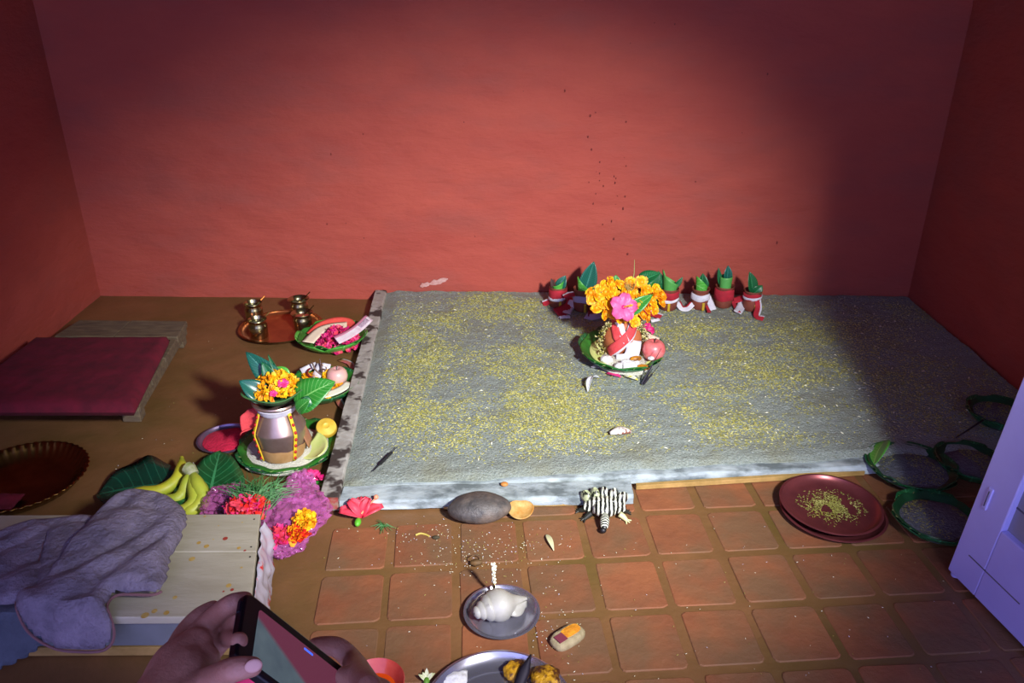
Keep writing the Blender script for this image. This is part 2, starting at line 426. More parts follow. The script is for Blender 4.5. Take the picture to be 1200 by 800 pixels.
# ------------------------------------------------------------------ room
WL, WR = F(118, 346), F(1062, 357)            # the two far corners on the floor
XL, XR, H = WL.x, WR.x, 2.55
YF = -0.8
def wallmesh(a, b, thick, seed, nu=70, nv=60):
    a, b = Vector(a), Vector(b); d = (b-a); n = Vector((-d.y, d.x, 0)).normalized(); mb = MB()
    def fn(u, v):
        p = a+d*u; k = 0.010*nz(u*3+seed, v*3)+0.009*nz(u*9+seed, v*15)+0.005*nz(u*24, v*34+seed)
        e = min(1, u*12, (1-u)*12)
        return (p.x-n.x*k*e, p.y-n.y*k*e, H*v-0.02)
    g = mb.grid(nu, nv, fn)
    bk = [mb.pt((p.x+n.x*thick, p.y+n.y*thick, z)) for p, z in ((a, -.02), (b, -.02), (b, H), (a, H))]
    mb.face(bk); mb.face([g[i][0] for i in range(nu)]+[bk[1], bk[0]]); mb.face([g[i][-1] for i in range(nu)]+[bk[2], bk[3]])
    mb.face(list(g[0])+[bk[3], bk[0]]); mb.face(list(g[-1])+[bk[2], bk[1]])
    return mb
wb = struct(obj('wall_back', wallmesh(WL, WR, 0.15, 1, 150, 120), wall_m))
struct(obj('wall_left', wallmesh((XL, YF, 0), WL, 0.15, 5, 100, 60), wall_m))
struct(obj('wall_right', wallmesh(WR, (XR, YF, 0), 0.15, 9, 100, 60), wall_m))
mb = MB(); mb.box(((XL+XR)/2, (YF+3.5)/2, H+0.05), ((XR-XL)/2+.15, (3.5-YF)/2, 0.05))
struct(obj('ceiling', mb, mat('ceiling_boards', '4a3024', '38241c', scale=8, rough=0.8), smooth=False))
# whitish chip where the plaster flaked, and pits
def on_wall(x, y):
    d = ray(x, y); n = Vector((WR.y-WL.y, -(WR.x-WL.x), 0)).normalized(); o0 = Vector((0, 0, CAMH)); t = (WL-o0).dot(n)/d.dot(n); return o0+d*t
chip_m = mat('bare_lime_plaster', 'c9a49c', 'b87f76', scale=50, rough=0.9, bump=0.5)
for cx, cy, rx, ry, s_ in ((514, 329, 0.042, 0.012, 1), (498, 333, 0.022, 0.010, 4)):
    p = on_wall(cx, cy); mb = MB(); n = 18
    ring = [mb.pt((p.x+rx*math.cos(2*PI*k/n)*(1+0.5*nz(k*.9, s_)), p.y-0.006, p.z+ry*math.sin(2*PI*k/n)*(1+.5*nz(k*.9, s_+5))+0.25*rx*math.cos(2*PI*k/n)*(cx < 300 and 0 or 1))) for k in range(n)]
    mb.face(ring); obj('plaster_chip', mb, chip_m, wb, solid=0.006, smooth=False)
pit_m = mat('plaster_pit', '74302a', rough=0.95)
rd = random.Random(3)
for k in range(46):
    x, y = (rd.gauss(705, 14), rd.gauss(215, 38)) if k < 24 else (rd.uniform(250, 950), rd.uniform(20, 320))
    p = on_wall(x, y); mb = MB(); r_ = rd.uniform(.0012, .0034); mb.ell((p.x, p.y-0.004, p.z), (r_*rd.uniform(.6, 1.1), .003, r_*rd.uniform(1, 2.2)), 7, 5)
    obj('plaster_pit', mb, pit_m, wb)

# floor: mud-washed ground with recessed joints between terracotta tiles
TA = R(4.0); E1 = Vector((math.cos(TA), math.sin(TA), 0)); E2 = Vector((-math.sin(TA), math.cos(TA), 0))
O = F(448, 731); SX, SY = 0.167, 0.181
bedF0, bedF1 = F(397, 600), F(1012, 558)
def bed_front(x): return bedF0.y+(bedF1.y-bedF0.y)*(x-bedF0.x)/(bedF1.x-bedF0.x)
def tile_zone(p):
    q = p-O; u = q.dot(E1)/SX; v = q.dot(E2)/SY
    return -1.0 < u < 14 and p.y < bed_front(p.x)+0.05 and v > -8
mb = MB()
def ff(u, v):
    x = XL-.05+(XR-XL+.1)*u; y = YF+(3.55-YF)*v; z = 0.003*nz(x*3, y*3)+0.0012*nz(x*14, y*14)-0.0035
    if tile_zone(Vector((x, y, 0))): z = -0.0030+0.0008*nz(x*9, y*9)
    return (x, y, z)
g = mb.grid(150, 170, ff)
floor = struct(obj('floor', mb, mud_m))
tile_meshes = []
for k in range(7):
    t = MB(); rd = random.Random(20+k); hx, hy = SX/2-0.0085-rd.random()*.003, SY/2-0.0085-rd.random()*.003
    poly = []
    for cx, cy in ((-1, -1), (1, -1), (1, 1), (-1, 1)):
        for a in range(3):
            aa = math.atan2(cy, cx)-PI/4+a*PI/4
            rr = 0.008+rd.random()*.006
            poly.append((cx*(hx-rr)+rr*math.cos(aa)+rd.uniform(-.0012, .0012), cy*(hy-rr)+rr*math.sin(aa)+rd.uniform(-.0012, .0012)))
    lo = [t.pt((p[0]*1.01, p[1]*1.01, -0.012)) for p in poly]; mid = [t.pt((p[0], p[1], -0.0014)) for p in poly]; hi = [t.pt((p[0]*0.975, p[1]*0.972, 0.0002+rd.uniform(-.00015, .00015))) for p in poly]
    c = t.pt((0, 0, 0.0003)); n = len(poly)
    for A, B in ((lo, mid), (mid, hi)):
        for i in range(n): t.face((A[i], A[(i+1) % n], B[(i+1) % n], B[i]))
    for i in range(n): t.face((hi[i], hi[(i+1) % n], c))
    o = obj('tile', t, tile_m, floor, smooth=False); tile_meshes.append(o)
first = list(tile_meshes); rd = random.Random(5); cnt = 0
for j in range(-6, 4):
    for i in range(-1, 14):
        p = O+E1*(SX*(i+.5))+E2*(SY*(j+.5))
        if p.x > XR-.08 or p.x < -0.62 or p.y > bed_front(p.x)+0.02 or p.y < 0.35: continue
        if j > 1 and p.x < -0.2: continue
        if cnt < 7: o = first[cnt]
        else: o = dup(tile_meshes[rd.randrange(7)], parent=floor)
        o.location = (p.x+rd.uniform(-.002, .002), p.y+rd.uniform(-.002, .002), rd.uniform(-.0012, .0006))
        o.rotation_euler = (rd.uniform(-.004, .004), rd.uniform(-.004, .004), TA+rd.uniform(-.012, .012)); cnt += 1

# ------------------------------------------------------------------ the sand bed
bed = thing('sand_bed', 'large rectangular bed of grey sand sown with barley in front of the red wall', 'sand bed', (0.4, 2.6, 0))
def L(v): return Vector(v)-Vector((0.4, 2.6, 0))
A_, B_, C_, D_ = F(450, 346, .04), Vector((XR-.01, WR.y-.012, .04)), Vector((XR-.01, F(1010, 541, .04).y+.10, .04)), F(399, 568, .038)
A_.y = WL.y+(WR.y-WL.y)*(A_.x-WL.x)/(WR.x-WL.x)-.012
mb = MB()
def sandf(u, v):
    e0 = 0.014*nz(u*9, 3)+0.006*nz(u*30, 7)
    p = (D_*(1-u)+C_*u)*(1-v)+(A_*(1-u)+B_*u)*v; p.y += e0*(1-v); p.x += .01*nz(v*9, 5)*(1-u)
    e = min(1, v*26+0.55, u*26+0.35)
    z = 0.026+0.017*e+0.006*nz(p.x*2.2, p.y*2.2)+0.004*nz(p.x*9, p.y*9)+0.0035*nz(p.x*32, p.y*32)*e
    return (*(L(p).xy), z)
NX, NY = 230, 150
g = mb.grid(NX, NY, sandf)
b0 = []
for i in range(NX):
    q = mb.v[g[i][0]]; b0.append(mb.pt((q[0], q[1]-.002, 0.001)))
for i in range(NX-1): mb.face((g[i][0], g[i+1][0], b0[i+1], b0[i]))
b1 = []
for j in range(NY):
    q = mb.v[g[0][j]]; b1.append(mb.pt((q[0]-.002, q[1], 0.001)))
for j in range(NY-1): mb.face((g[0][j], b1[j], b1[j+1], g[0][j+1]))
obj('sand', mb, sand_m, bed, stuff=True)
def bedpt(u, v):
    x, y, z = sandf(u, v); return Vector((x, y, z))
def plank(name, poly, z0, z1, m, warp=0.003, label=None, nseg=30):
    """plank from 4 corners (back-left, back-right, front-right, front-left) with worn edges"""
    a, b, c, d = [Vector(p) for p in poly]; mb = MB()
    def f(u, v):
        w_ = v*4; k = int(min(3, w_)); t = w_-k; ring = [(a, b, z1), (d, c, z1), (d, c, z0), (a, b, z0), (a, b, z1)]
        p = ring[k][0]*(1-u)+ring[k][1]*u; q = ring[k+1][0]*(1-u)+ring[k+1][1]*u; r = p*(1-t)+q*t; z = ring[k][2]*(1-t)+ring[k+1][2]*t
        return (r.x+warp*nz(u*14, v*9, 1), r.y+warp*nz(u*14, v*9, 2), z+(warp*nz(u*14, 3, 3) if k == 0 else 0))
    g = mb.grid(nseg, 16, lambda u, v: f(u, v*15/16), cv=True)
    mb.face(g[0]); mb.face(g[-1][::-1])
    return obj(name, mb, m, bed, bevel=0.002, label=label)
p0, p1, p2, p3 = F(437, 346, .046), F(451, 345, .046), F(399, 598, .0), F(376, 600, .0)
for p in (p0, p1): p.y = WL.y+(WR.y-WL.y)*(p.x-WL.x)/(WR.x-WL.x)-.01
plank('side_plank', [L(p0), L(p3), L(p2), L(p1)], 0.001, 0.045, old_wood, label='dark-stained old plank along the left edge')
rp = MB(); q = L(p3); rp.prism([(q.x+.003, q.y-.0045), (q.x+.05, q.y-.004), (q.x+.05, q.y+.003), (q.x+.003, q.y+.003)], .012, .046); obj('red_paint_patch', rp, mat('faded_red_paint', '9c3a34', '9a8878', scale=60), bed)
fl, fr = F(400, 583), F(1012, 557); up_ = Vector((0, .085, 0))
ext = (fr-fl)*1.03
plank('front_plank', [L(fl+up_), L(fl+ext+up_), L(fl+ext), L(fl)], 0.001, 0.031, ash_wood, label='long ash-whitened plank along the front', nseg=60)
b = MB(); q0, q1 = L(F(745, 574)), L(F(1012, 557)); b.prism([(q0.x, q0.y-.004), (q1.x, q1.y-.004), (q1.x, q1.y+.01), (q0.x, q0.y+.01)], .003, .017); obj('bare_wood_edge', b, side_wood, bed, bevel=.001)
s0, s1 = F(398, 600), F(742, 592)
plank('short_plank', [L(s0+Vector((0, .074, 0))), L(s1+Vector((0, .068, 0))), L(s1), L(s0)], 0.001, 0.034, ash_wood, label='short ash-whitened board laid in front')
b = MB(); q0, q1 = L(F(520, 597)), L(s1); b.prism([(q0.x, q0.y-.003), (q1.x-.09, q1.y-.002), (q1.x-.09, q1.y+.01), (q0.x, q0.y+.01)], .003, .010); obj('bare_wood_edge', b, side_wood, bed, bevel=.001)

# barley grains over the sand
def grains(name, pts, size, mats_, parent, seed=0):
    rd = random.Random(seed); mb = MB()
    for p in pts:
        a = rd.random()*PI; l = size*rd.uniform(.7, 1.3); w_ = l*0.36; dx, dy = math.cos(a)*l, math.sin(a)*l; ex, ey = -math.sin(a)*w_, math.cos(a)*w_; t = rd.uniform(-.3, .3)*l
        i = len(mb.v); mb.v += [(p[0]-dx, p[1]-dy, p[2]+.0002-t), (p[0]+ex, p[1]+ey, p[2]+w_*.3), (p[0]+dx, p[1]+dy, p[2]+.0002+t), (p[0]-ex, p[1]-ey, p[2]+w_*.3), (p[0], p[1], p[2]+w_*1.2)]
        mi = rd.randrange(len(mats_)) if len(mats_) > 1 else 0
        mb.f += [(i, i+1, i+4), (i+1, i+2, i+4), (i+2, i+3, i+4), (i+3, i, i+4)]; mb.m += [mi]*4
    mb.uv = [(0, 0)]*len(mb.v)
    return obj(name, mb, mats_, parent, smooth=False, stuff=True)
rd = random.Random(11); pts = []
while len(pts) < 40000:
    u, v = rd.random(), rd.random()
    p = bedpt(u, v); x, y = p.x+.4, p.y+2.6
    d = 0.62+1.25*nz(x*3.3+4, y*3.3)+0.9*nz(x*9, y*9)
    m_ = min(1, v*12-.45, (u-.015)*16, (1-v)*12+.1)
    k = (1.0 if x < .35 else max(.28, 1.0-0.62*(x-.35)))
    if y > 2.95 and .1 < x < 1.1: k *= .45
    if (x-.42)**2/.04+(y-2.65)**2/.05 < 1.3: k *= .3
    if rd.random() < max(0.03, d*0.62)*k*max(0, m_): pts.append((p.x, p.y, p.z))
gm2 = mat('barley_grain_dark', '7e7c34', rough=.7); gm3 = mat('barley_grain_light', 'b8b468', rough=.7)
grains('barley_grains', pts, .0046, [grain_m, gm2, gm3], bed, 1)
pts = []
for k in range(260):
    p = bedpt(rd.uniform(.03, .97), rd.uniform(.06, .97)); pts.append((p.x, p.y, p.z+.001))
grains('puffed_rice', pts, .0062, [chaff], bed, 2)
# grey sand pebbles for texture
pts = []
for k in range(5000):
    p = bedpt(rd.uniform(.01, .99), rd.uniform(.0, .99)); pts.append((p.x, p.y, p.z))
grains('sand_grit', pts, .0032, [mat('dark_grit', '5a605c', rough=.9), mat('light_grit', 'aeb4ae', rough=.9)], bed, 3)
# crumbs fallen on the floor
pts = []
for k in range(520):
    if k < 260: x, y = rd.gauss(565, 45), rd.gauss(648, 16)
    elif k < 330: x, y = rd.gauss(650, 14), rd.gauss(735, 22)
    elif k < 370: x, y = rd.gauss(495, 25), rd.gauss(628, 8)
    else: x, y = rd.uniform(380, 1150), rd.uniform(605, 798)
    p = F(x, y)
    if p.y > bed_front(p.x)-.01: continue
    pts.append((p.x, p.y, .0015))
for k in range(60):
    p = F(rd.uniform(120, 400), rd.uniform(375, 560)); pts.append((p.x, p.y, .0015))
cr = grains('fallen_crumbs', pts, .0023, [chaff, grain_m, chaff, mat('white_powder_crumb', 'c8c8d4', rough=.9)], None, 4)
tag(cr, 'grain and powder crumbs scattered on the tiled floor around the grey stone', 'crumbs'); cr['kind'] = 'stuff'
# ------------------------------------------------------------------ low wooden seat with a crimson cushion
def quadslab(name, quad, z0, z1, m, parent, o=(0, 0, 0), bevel=.003, label=None):
    mb = MB(); mb.prism([(Vector(p)-Vector(o))[:2] for p in quad], z0, z1); return obj(name, mb, m, parent, smooth=False, bevel=bevel, label=label)
def lerp2(q, u, v):
    a, b, c, d = [Vector(p) for p in q]; return (a*(1-u)+b*u)*(1-v)+(d*(1-u)+c*u)*v
ps = [F(93, 374, .085), F(219, 376, .085), F(163, 470, .085), F(-60, 470, .085)]
o0 = Vector((ps[2].x-.5, ps[2].y+.3, 0))
seat = thing('low_wooden_seat', 'low weathered plank seat in the left corner, almost covered by the crimson cushion', 'seat', o0)
for k, (v0, v1) in enumerate(((0, .23), (.245, .5), (.515, .77), (.785, 1.0))):
    for (u0, u1) in (((0, .48), (.487, 1)) if k == 0 else ((0, 1),)):
        quadslab('plank', [lerp2(ps, u0, v0), lerp2(ps, u1, v0), lerp2(ps, u1, v1), lerp2(ps, u0, v1)], .062, .083+.002*(k == 0 and u0 > 0), pallet_m, seat, o0)
for v0 in (.03, .9):
    for u0 in (.02, .88):
        quadslab('leg', [lerp2(ps, u0, v0), lerp2(ps, u0+.10, v0), lerp2(ps, u0+.10, v0+.08), lerp2(ps, u0, v0+.08)], 0, .062, pallet_m, seat, o0)
quadslab('side_rail', [lerp2(ps, .955, .0), lerp2(ps, .985, .0), lerp2(ps, .985, .97), lerp2(ps, .955, .97)], .03, .062, pallet_m, seat, o0)
cq = [F(41, 391, .14), F(198, 390, .14), F(156, 474, .14), F(-70, 474, .14)]
cc = (cq[0]+cq[1]+cq[2]+cq[3])/4; cc.z = 0
mb = MB()
for side in (1, -1):
    def cf(u, v):
        p = lerp2(cq, u, v); e = min(1, u*16, (1-u)*16, v*11, (1-v)*11); e = max(0, e); r_ = math.sqrt(1-(1-e)**2)
        cx = (u-.5)*(1-.012*(1-r_)); z = .0855+.027+side*(.027*r_)+(0.004*nz(u*5, v*4)+.0025*nz(u*15, v*11))*e*(side > 0)
        return (p.x-cc.x, p.y-cc.y, z)
    mb.grid(60, 44, cf)
c = obj('seat_cushion', mb, velvet, loc=cc); tag(c, 'crimson velvet seat cushion lying on the low plank seat in the left corner', 'cushion')

# ------------------------------------------------------------------ plates and trays on the left
def round_dish(name, label, cat, x, y, r, h, m, rim=.006, base=.62, t=.002, tilt=0, z=0, flute=0, group=None):
    c = F(x, y, z)
    def fn(a, rr, zz):
        if flute and rr > r*.7: return rr*(1+.012*math.cos(a*flute)*(zz/h)), zz
        return rr, zz
    o = obj(name, dish(r, h, t, rim, base, 72 if not flute else flute*6, fn if flute else None), m, loc=c, rot=(tilt, 0, 0)); tag(o, label, cat, group); return o, c
tray, tc = round_dish('copper_tray', 'round copper tray holding four small brass cups near the red wall', 'tray', 330, 386, .166, .014, copper, .008, .8)
rr = MB(); rr.lathe([(.160, .0145), (.167, .0135), (.169, .0155), (.166, .0185), (.160, .0175), (.160, .0145)], 72); obj('rim', rr, brass, tray)
cupinfo = [(304, 394, 'front left'), (299, 374, 'rear left'), (356, 386, 'front right'), (352, 369, 'rear right')]
for k, (x, y, wh) in enumerate(cupinfo):
    c = F(x, y, .003); c.z = 0.0022 if k not in (1, 3) else .0022
    t = thing('brass_cup', f'brass cup with thin spoon, {wh} of the four on the copper tray', 'cup', c, 0, 'brass cups on the copper tray')
    h = .074; r = .036; fl = 1.0 if k < 2 else 1.2
    mb = MB(); mb.lathe([(0, 0), (r*.95, 0), (r*.98, .004), (r*1.02, h*.55), (r*1.0, h*.70), (r*.88, h*.80), (r*.90, h*.86), (r*1.05*fl, h), (r*1.02*fl, h+.002), (r*.84, h*.87), (r*.82, h*.80), (r*.9, h*.6), (r*.88, .006), (0, .006)], 36)
    obj('cup_body', mb, brass_l, t)
    mb = MB(); mb.lathe([(0, .0), (r*.80, 0), (0, .001)], 24, c=(0, 0, h*.8)); obj('contents', mb, mat('dim_water', '5f6048', rough=.08) if k != 2 else mat('red_offering', 'a8483a', rough=.4), t)
    mb = MB(); a = R(20); mb.tube([(-.006, 0, h*.75), (.022, .012, h*1.0), (.046, .022, h*1.32)], [.0022, .0018, .0026], 6); mb.ell((-.008, 0, h*.74), (.009, .007, .003), 8, 5)
    obj('spoon', mb, brass, t)
rp_, rc = round_dish('powder_plate', 'round metal plate heaped with vermilion red powder, left of the metal water pot', 'plate', 266, 517, .088, .013, mat('violet_tinned_metal', '8a7a98', rough=.35, metal=.8), .005, .8)
mb = disc_pile(.073, .014, 36, 8, 2, .08); pw = obj('vermilion_powder', mb, redpow, loc=(rc.x, rc.y, .0055)); tag(pw, 'vermilion red powder heaped in the round metal plate', 'powder'); pw['kind'] = 'stuff'
ft, fc = round_dish('fluted_tray', 'large brass tray with a fluted wall, at the left edge behind the towel', 'tray', 27, 570, .178, .038, dkbrass, .006, .70, .003, flute=48)
pd = MB(); pd.grid(14, 14, lambda u, v: ((u-.5)*.09, (v-.5)*.07, .008+.02*math.sin(PI*u)*math.sin(PI*v)+.004*nz(u*7, v*7)))
o = obj('crimson_cloth', pd, velvet, loc=(F(-2, 598).x, F(0, 592).y, .004), solid=.003); tag(o, 'folded crimson cloth lying in the fluted brass tray', 'cloth')

# ------------------------------------------------------------------ leaf plates
def leaf_dish(name, label, x, y, r, z=0, h=.035, m=None, leaves=6, seed=0, sx=1.0, group=None, lm=None, rimw=.012, c=None, rot=0):
    c = c or F(x, y, z); t = thing(name, label, 'leaf plate', c, rot, group); m = m or green_n
    def fn(a, rr, zz):
        k = 1+(.05*nz(math.cos(a)*2+seed, math.sin(a)*2)+.02*math.sin(a*9+seed))*(rr/r); return rr*k*(sx if False else 1), zz*(1+.18*nz(math.cos(a)*3, math.sin(a)*3+seed))
    pr = [(0, .002), (r*.55, .002), (r*.78, h*.32), (r*.95, h*.85), (r, h), (r*1.01, h*1.02), (r*.99, h*1.08), (r*.9, h*.86+.003), (r*.74, h*.34+.003), (r*.5, .006), (0, .006)]
    mb = MB(); mb.lathe(pr, 60, fn=fn); d = obj('dish_wall', mb, m, t)
    rd = random.Random(seed+50)
    for k in range(leaves):
        a = 2*PI*k/leaves+rd.uniform(-.2, .2)
        lb = MB(); W = 2*PI*r/leaves*.72; off = .0022+.0006*(k % 2)
        lb.X = Matrix.Rotation(a, 4, 'Z')
        def lf(u, v):
            rr = r*(.45+.60*u); ang = (v-.5)*W/r*2*max(0.03, math.sin(PI*(.12+.80*u)))**.7
            q = max(0, (rr/r-.55)/.45); z_ = (h*q*q*.75+h*.25*q)+.001-off*(.3+q)
            ro = rr+off*1.6*q
            return (ro*math.cos(ang), ro*math.sin(ang), max(.0006, z_))
        lb.grid(10, 7, lf, uvs=True); obj('leaf', lb, lm or green_m, t, solid=.0008)
    st = MB()
    for k in range(26):
        a = 2*PI*k/26; q = 1.02+.04*nz(math.cos(a)*2+seed, math.sin(a)*2); st.tube([(r*q*math.cos(a), r*q*math.sin(a), h*1.0), (r*q*.95*math.cos(a+.06), r*q*.95*math.sin(a+.06), h*.98)], .0011, 4)
    obj('stitching', st, mat('straw_stitch', '8c9a5c', rough=.8), t, stuff=True)
    return t, c

# plate A: pink petals and banknote
pa, ac = leaf_dish('leaf_plate', 'leaf plate piled with pink petals and a folded banknote, right of the copper tray', 390, 404, .128, h=.045, seed=1, lm=green_b, m=green_n)
pw = obj('loose_petals', petals_heap(560, .086, .068, [pink_p, pink_p, salmon_p, mag_p], .011, 5), [pink_p, pink_p, salmon_p, mag_p], loc=(ac.x+.03, ac.y-.022, .014)); tag(pw, 'pink flower petals heaped in the leaf plate with the banknote', 'petals'); pw['kind'] = 'stuff'
cr_cloth = mat('cream_cloth', 'ecdcc0', rough=.8); band_red = mat('salmon_red_cloth', 'e8584a', 'dc4a42', scale=30, rough=.8)
t = thing('folded_cloth', 'salmon and cream cloth strip curled around the pink petals in the leaf plate', 'cloth', (ac.x, ac.y, .03))
ribbon('red_strip', resample([(-.085, .005, .012), (-.055, .055, .028), (.0, .085, .036), (.055, .075, .034), (.075, .03, .026)], 18), .034, band_red, t, up=[(0, -.6, 1)]*18)
ribbon('cream_strip', resample([(-.075, -.075, .016), (-.062, -.03, .022), (-.04, .02, .028), (.0, .045, .03), (.05, .055, .03)], 16), .048, cr_cloth, t, up=[(0, -.2, 1)]*16)
mb = MB(); mb.lathe([(0, 0), (.028, 0), (.034, .012), (.03, .02), (.022, .016), (0, .014)], 24); o = obj('small_clay_lamp', mb, terra_l, loc=(ac.x+.018, ac.y+.028, .037)); tag(o, 'small clay lamp dish among the pink petals in the leaf plate', 'lamp')
bn = thing('banknote', 'folded pale banknote with a pink border sticking out of the pink petal plate', 'banknote', (ac.x+.045, ac.y-.045, .045))
ribbon('note', resample([(.0, -.075, .030), (.035, -.035, .034), (.068, .02, .040), (.10, .08, .056)], 16), .036, paper, bn, up=[(.3, -.7, 1)]*16, mats2=mat('note_pink_edge', 'c88098', rough=.7), solid=.0008)
ribbon('note_print', resample([(.070, .024, .0415), (.082, .046, .047), (.094, .068, .0535)], 8), .018, mat('note_print', '8a6f80', 'b8a4b4', scale=160, rough=.7), bn, up=[(.3, -.7, 1)]*8, solid=.0016)

# plate B: marigolds, apple, notes
pb, bc = leaf_dish('leaf_plate', 'leaf plate with marigolds, pale apple and folded papers behind the metal water pot', 378, 461, .120, h=.04, seed=2, lm=green_d, m=green_n)
def apple(label, c, r, m, lab=None):
    t = thing('apple', label, 'apple', c)
    mb = MB()
    pr = [(0, .2*r), (.25*r, .04*r), (.5*r, .0), (.8*r, .3*r), (.98*r, .75*r), (1.0*r, 1.05*r), (.88*r, 1.45*r), (.6*r, 1.72*r), (.3*r, 1.74*r), (.1*r, 1.62*r), (0, 1.55*r)]
    pts_ = resample([(a, b, 0) for a, b in pr], 26); pp = [(max(0, p.x), p.y) for p in pts_]; pp[0] = (0, pp[0][1]); pp[-1] = (0, pp[-1][1])
    mb.lathe(pp, 30); obj('fruit', mb, m, t)
    mb = MB(); mb.tube([(0, 0, 1.5*r), (.05*r, 0, 1.8*r), (.15*r, .05*r, 2.0*r)], r*.05, 5); obj('stalk', mb, old_wood, t)
    return t
apple('pale pink apple in the marigold leaf plate behind the metal pot', (bc.x+.048, bc.y+.036, .016), .036, mat('pale_apple', 'd8a0a0', 'dcb8a0', scale=25, rough=.4))
mgs = [MB() for _ in range(3)]
mg_o = []
for k in range(3):
    o = obj('marigold', marigold_mesh(.024, k, 2), [mari, mari_y]); mg_o.append(o)
used_m = [False]*3
def put_marigold(loc, rot, sc, label, group):
    k = random.randrange(3)
    if not used_m[k]: o = mg_o[k]; used_m[k] = True; o.location = loc; o.rotation_euler = rot; o.scale = (sc,)*3
    else: o = dup(mg_o[k], loc, rot, sc)
    tag(o, label, 'flower', group); return o
mgl = 'orange marigold head in the leaf plate behind the metal pot'
for x, y, z, s in ((-.058, .055, .035, 1.0), (-.035, .063, .04, .9), (.018, .045, .05, 1.0), (.012, .068, .045, 1.1), (.03, .03, .05, .8), (.045, -.03, .03, .9), (.065, -.0, .03, .8), (.03, -.055, .03, .8)):
    put_marigold((bc.x+x, bc.y+y, z), (random.uniform(-.5, .2), random.uniform(-.4, .4), random.random()*6), s, mgl, 'marigolds in the leaf plate behind the metal pot')
pw = obj('loose_petals', petals_heap(120, .05, .014, [mag_p, mari_y], .010, 15), [mag_p, mari_y], loc=(bc.x+.0, bc.y-.045, .018)); tag(pw, 'magenta and yellow petals in the marigold leaf plate', 'petals'); pw['kind'] = 'stuff'
for k, (a, b, w_, lb_) in enumerate((((-.085, .07, .05), (-.035, .10, .062), .022, 'white folded paper strip standing left in the marigold leaf plate'), ((-.03, .045, .035), (-.012, .075, .075), .03, 'left of two white papers upright beside the metal clasp'), ((.0, .05, .04), (.008, .068, .082), .03, 'right of two white papers upright beside the metal clasp'))):
    o = ribbon('folded_paper', [Vector(a)+Vector((bc.x, bc.y, 0)), (Vector(a)+Vector(b))/2+Vector((bc.x, bc.y, .001)), Vector(b)+Vector((bc.x, bc.y, 0))], w_, white_cl, up=[(0, -1, .6)]*3); tag(o, lb_, 'paper')
o = ribbon('folded_paper', resample([(bc.x-.005, bc.y-.075, .03), (bc.x+.045, bc.y-.06, .034), (bc.x+.08, bc.y-.03, .038), (bc.x+.095, bc.y+.01, .04)], 10), .03, mat('cream_paper', 'e4e0c0', 'd8dccc', scale=20, rough=.8), up=[(0, -.3, 1)]*10); tag(o, 'cream paper lining the front rim of the marigold leaf plate', 'paper')
mb = MB(); mb.tube([(0, 0, 0), (.002, .004, .03), (-.001, .008, .058)], [.006, .0035, .002], 7); mb.tube([(0, 0, .004), (.018, .004, .012), (.02, .006, .03), (.006, .006, .036)], .0028, 6); mb.tube([(-.002, 0, .0), (-.022, .006, .02), (-.03, .01, .045)], .003, 6); mb.ell((.006, .002, .014), (.014, .01, .009), 10, 6)
o = obj('metal_clasp', mb, mat('tarnished_bronze', '7a5a48', '9a8a88', scale=40, rough=.35, metal=.8), loc=(bc.x-.012, bc.y+.055, .045)); tag(o, 'tarnished metal ritual hook standing among marigolds behind the metal pot', 'ritual tool')
mb = MB(); mb.tube(resample([(0, 0, 0), (-.02, .01, .008), (-.024, .035, .012), (-.02, .06, .008)], 12), .0035, 6)
o = obj('red_thread', mb, mat('dark_red_thread', '7c1c14', rough=.7), loc=(bc.x-.035, bc.y+.03, .045)); tag(o, 'dark red twisted thread lying by the metal hook in the marigold plate', 'thread')
# pink white-edged ribbon on the floor between plates and bed
o = ribbon('patterned_ribbon', resample([F(398, 421, .003), F(412, 427, .006), F(414, 445, .003), F(398, 463, .003), F(400, 474, .006), F(408, 480, .003)], 20), .024, mat('pink_brown_ribbon', 'c8606c', '9a6a3c', scale=30, rough=.7), mats2=white_cl); tag(o, 'narrow pink ribbon with white edge, on the floor along the dark side plank', 'ribbon')

# plate C under the metal pot
pc, c0 = leaf_dish('leaf_plate', 'large leaf plate of rice under the tall metal water pot', 340, 528, .148, h=.024, seed=3, lm=green_d, m=green_n, leaves=7)
pw = obj('rice_bed', disc_pile(.134, .028, 60, 10, 4, .10), rice, loc=(c0.x-.008, c0.y-.012, .012)); tag(pw, 'white rice spread under the metal water pot', 'rice'); pw['kind'] = 'stuff'
k0 = F(332, 530, .033); k0.z = .034
kal = thing('metal_water_pot', 'silvery copper water pot wrapped with a white neck band, holding leaves and yellow flowers', 'pot', k0)
prof = [(0, 0), (.058, 0), (.061, .004), (.064, .02), (.070, .06), (.0745, .086), (.0755, .090), (.0745, .094), (.062, .118), (.049, .142), (.0455, .150), (.0465, .158), (.056, .168), (.066, .173), (.0685, .177), (.066, .181), (.058, .179), (.044, .165), (.040, .15), (.055, .12), (.068, .09), (.055, .01), (0, .006)]
mb = MB(); mb.lathe(prof, 64); obj('pot_body', mb, dull_metal, kal)
mb = MB(); mb.lathe([(.0600, .003), (.0665, .022), (.0690, .040), (.0695, .041), (.0675, .020), (.0612, .0), (.0600, .003)], 64, fn=lambda a, r, z: (r, z*(1+.25*nz(a*2)))); obj('clay_smear', mb, mat('tan_clay_smear', 'b08a5c', 'a07848', scale=30, rough=.8), kal)
mb = MB(); mb.lathe([(.050, .144), (.0555, .150), (.0575, .158), (.062, .165), (.058, .1665), (.0505, .158), (.047, .150), (.050, .144)], 48); obj('neck_band', mb, white_cl, kal, label='white cloth band around the neck')
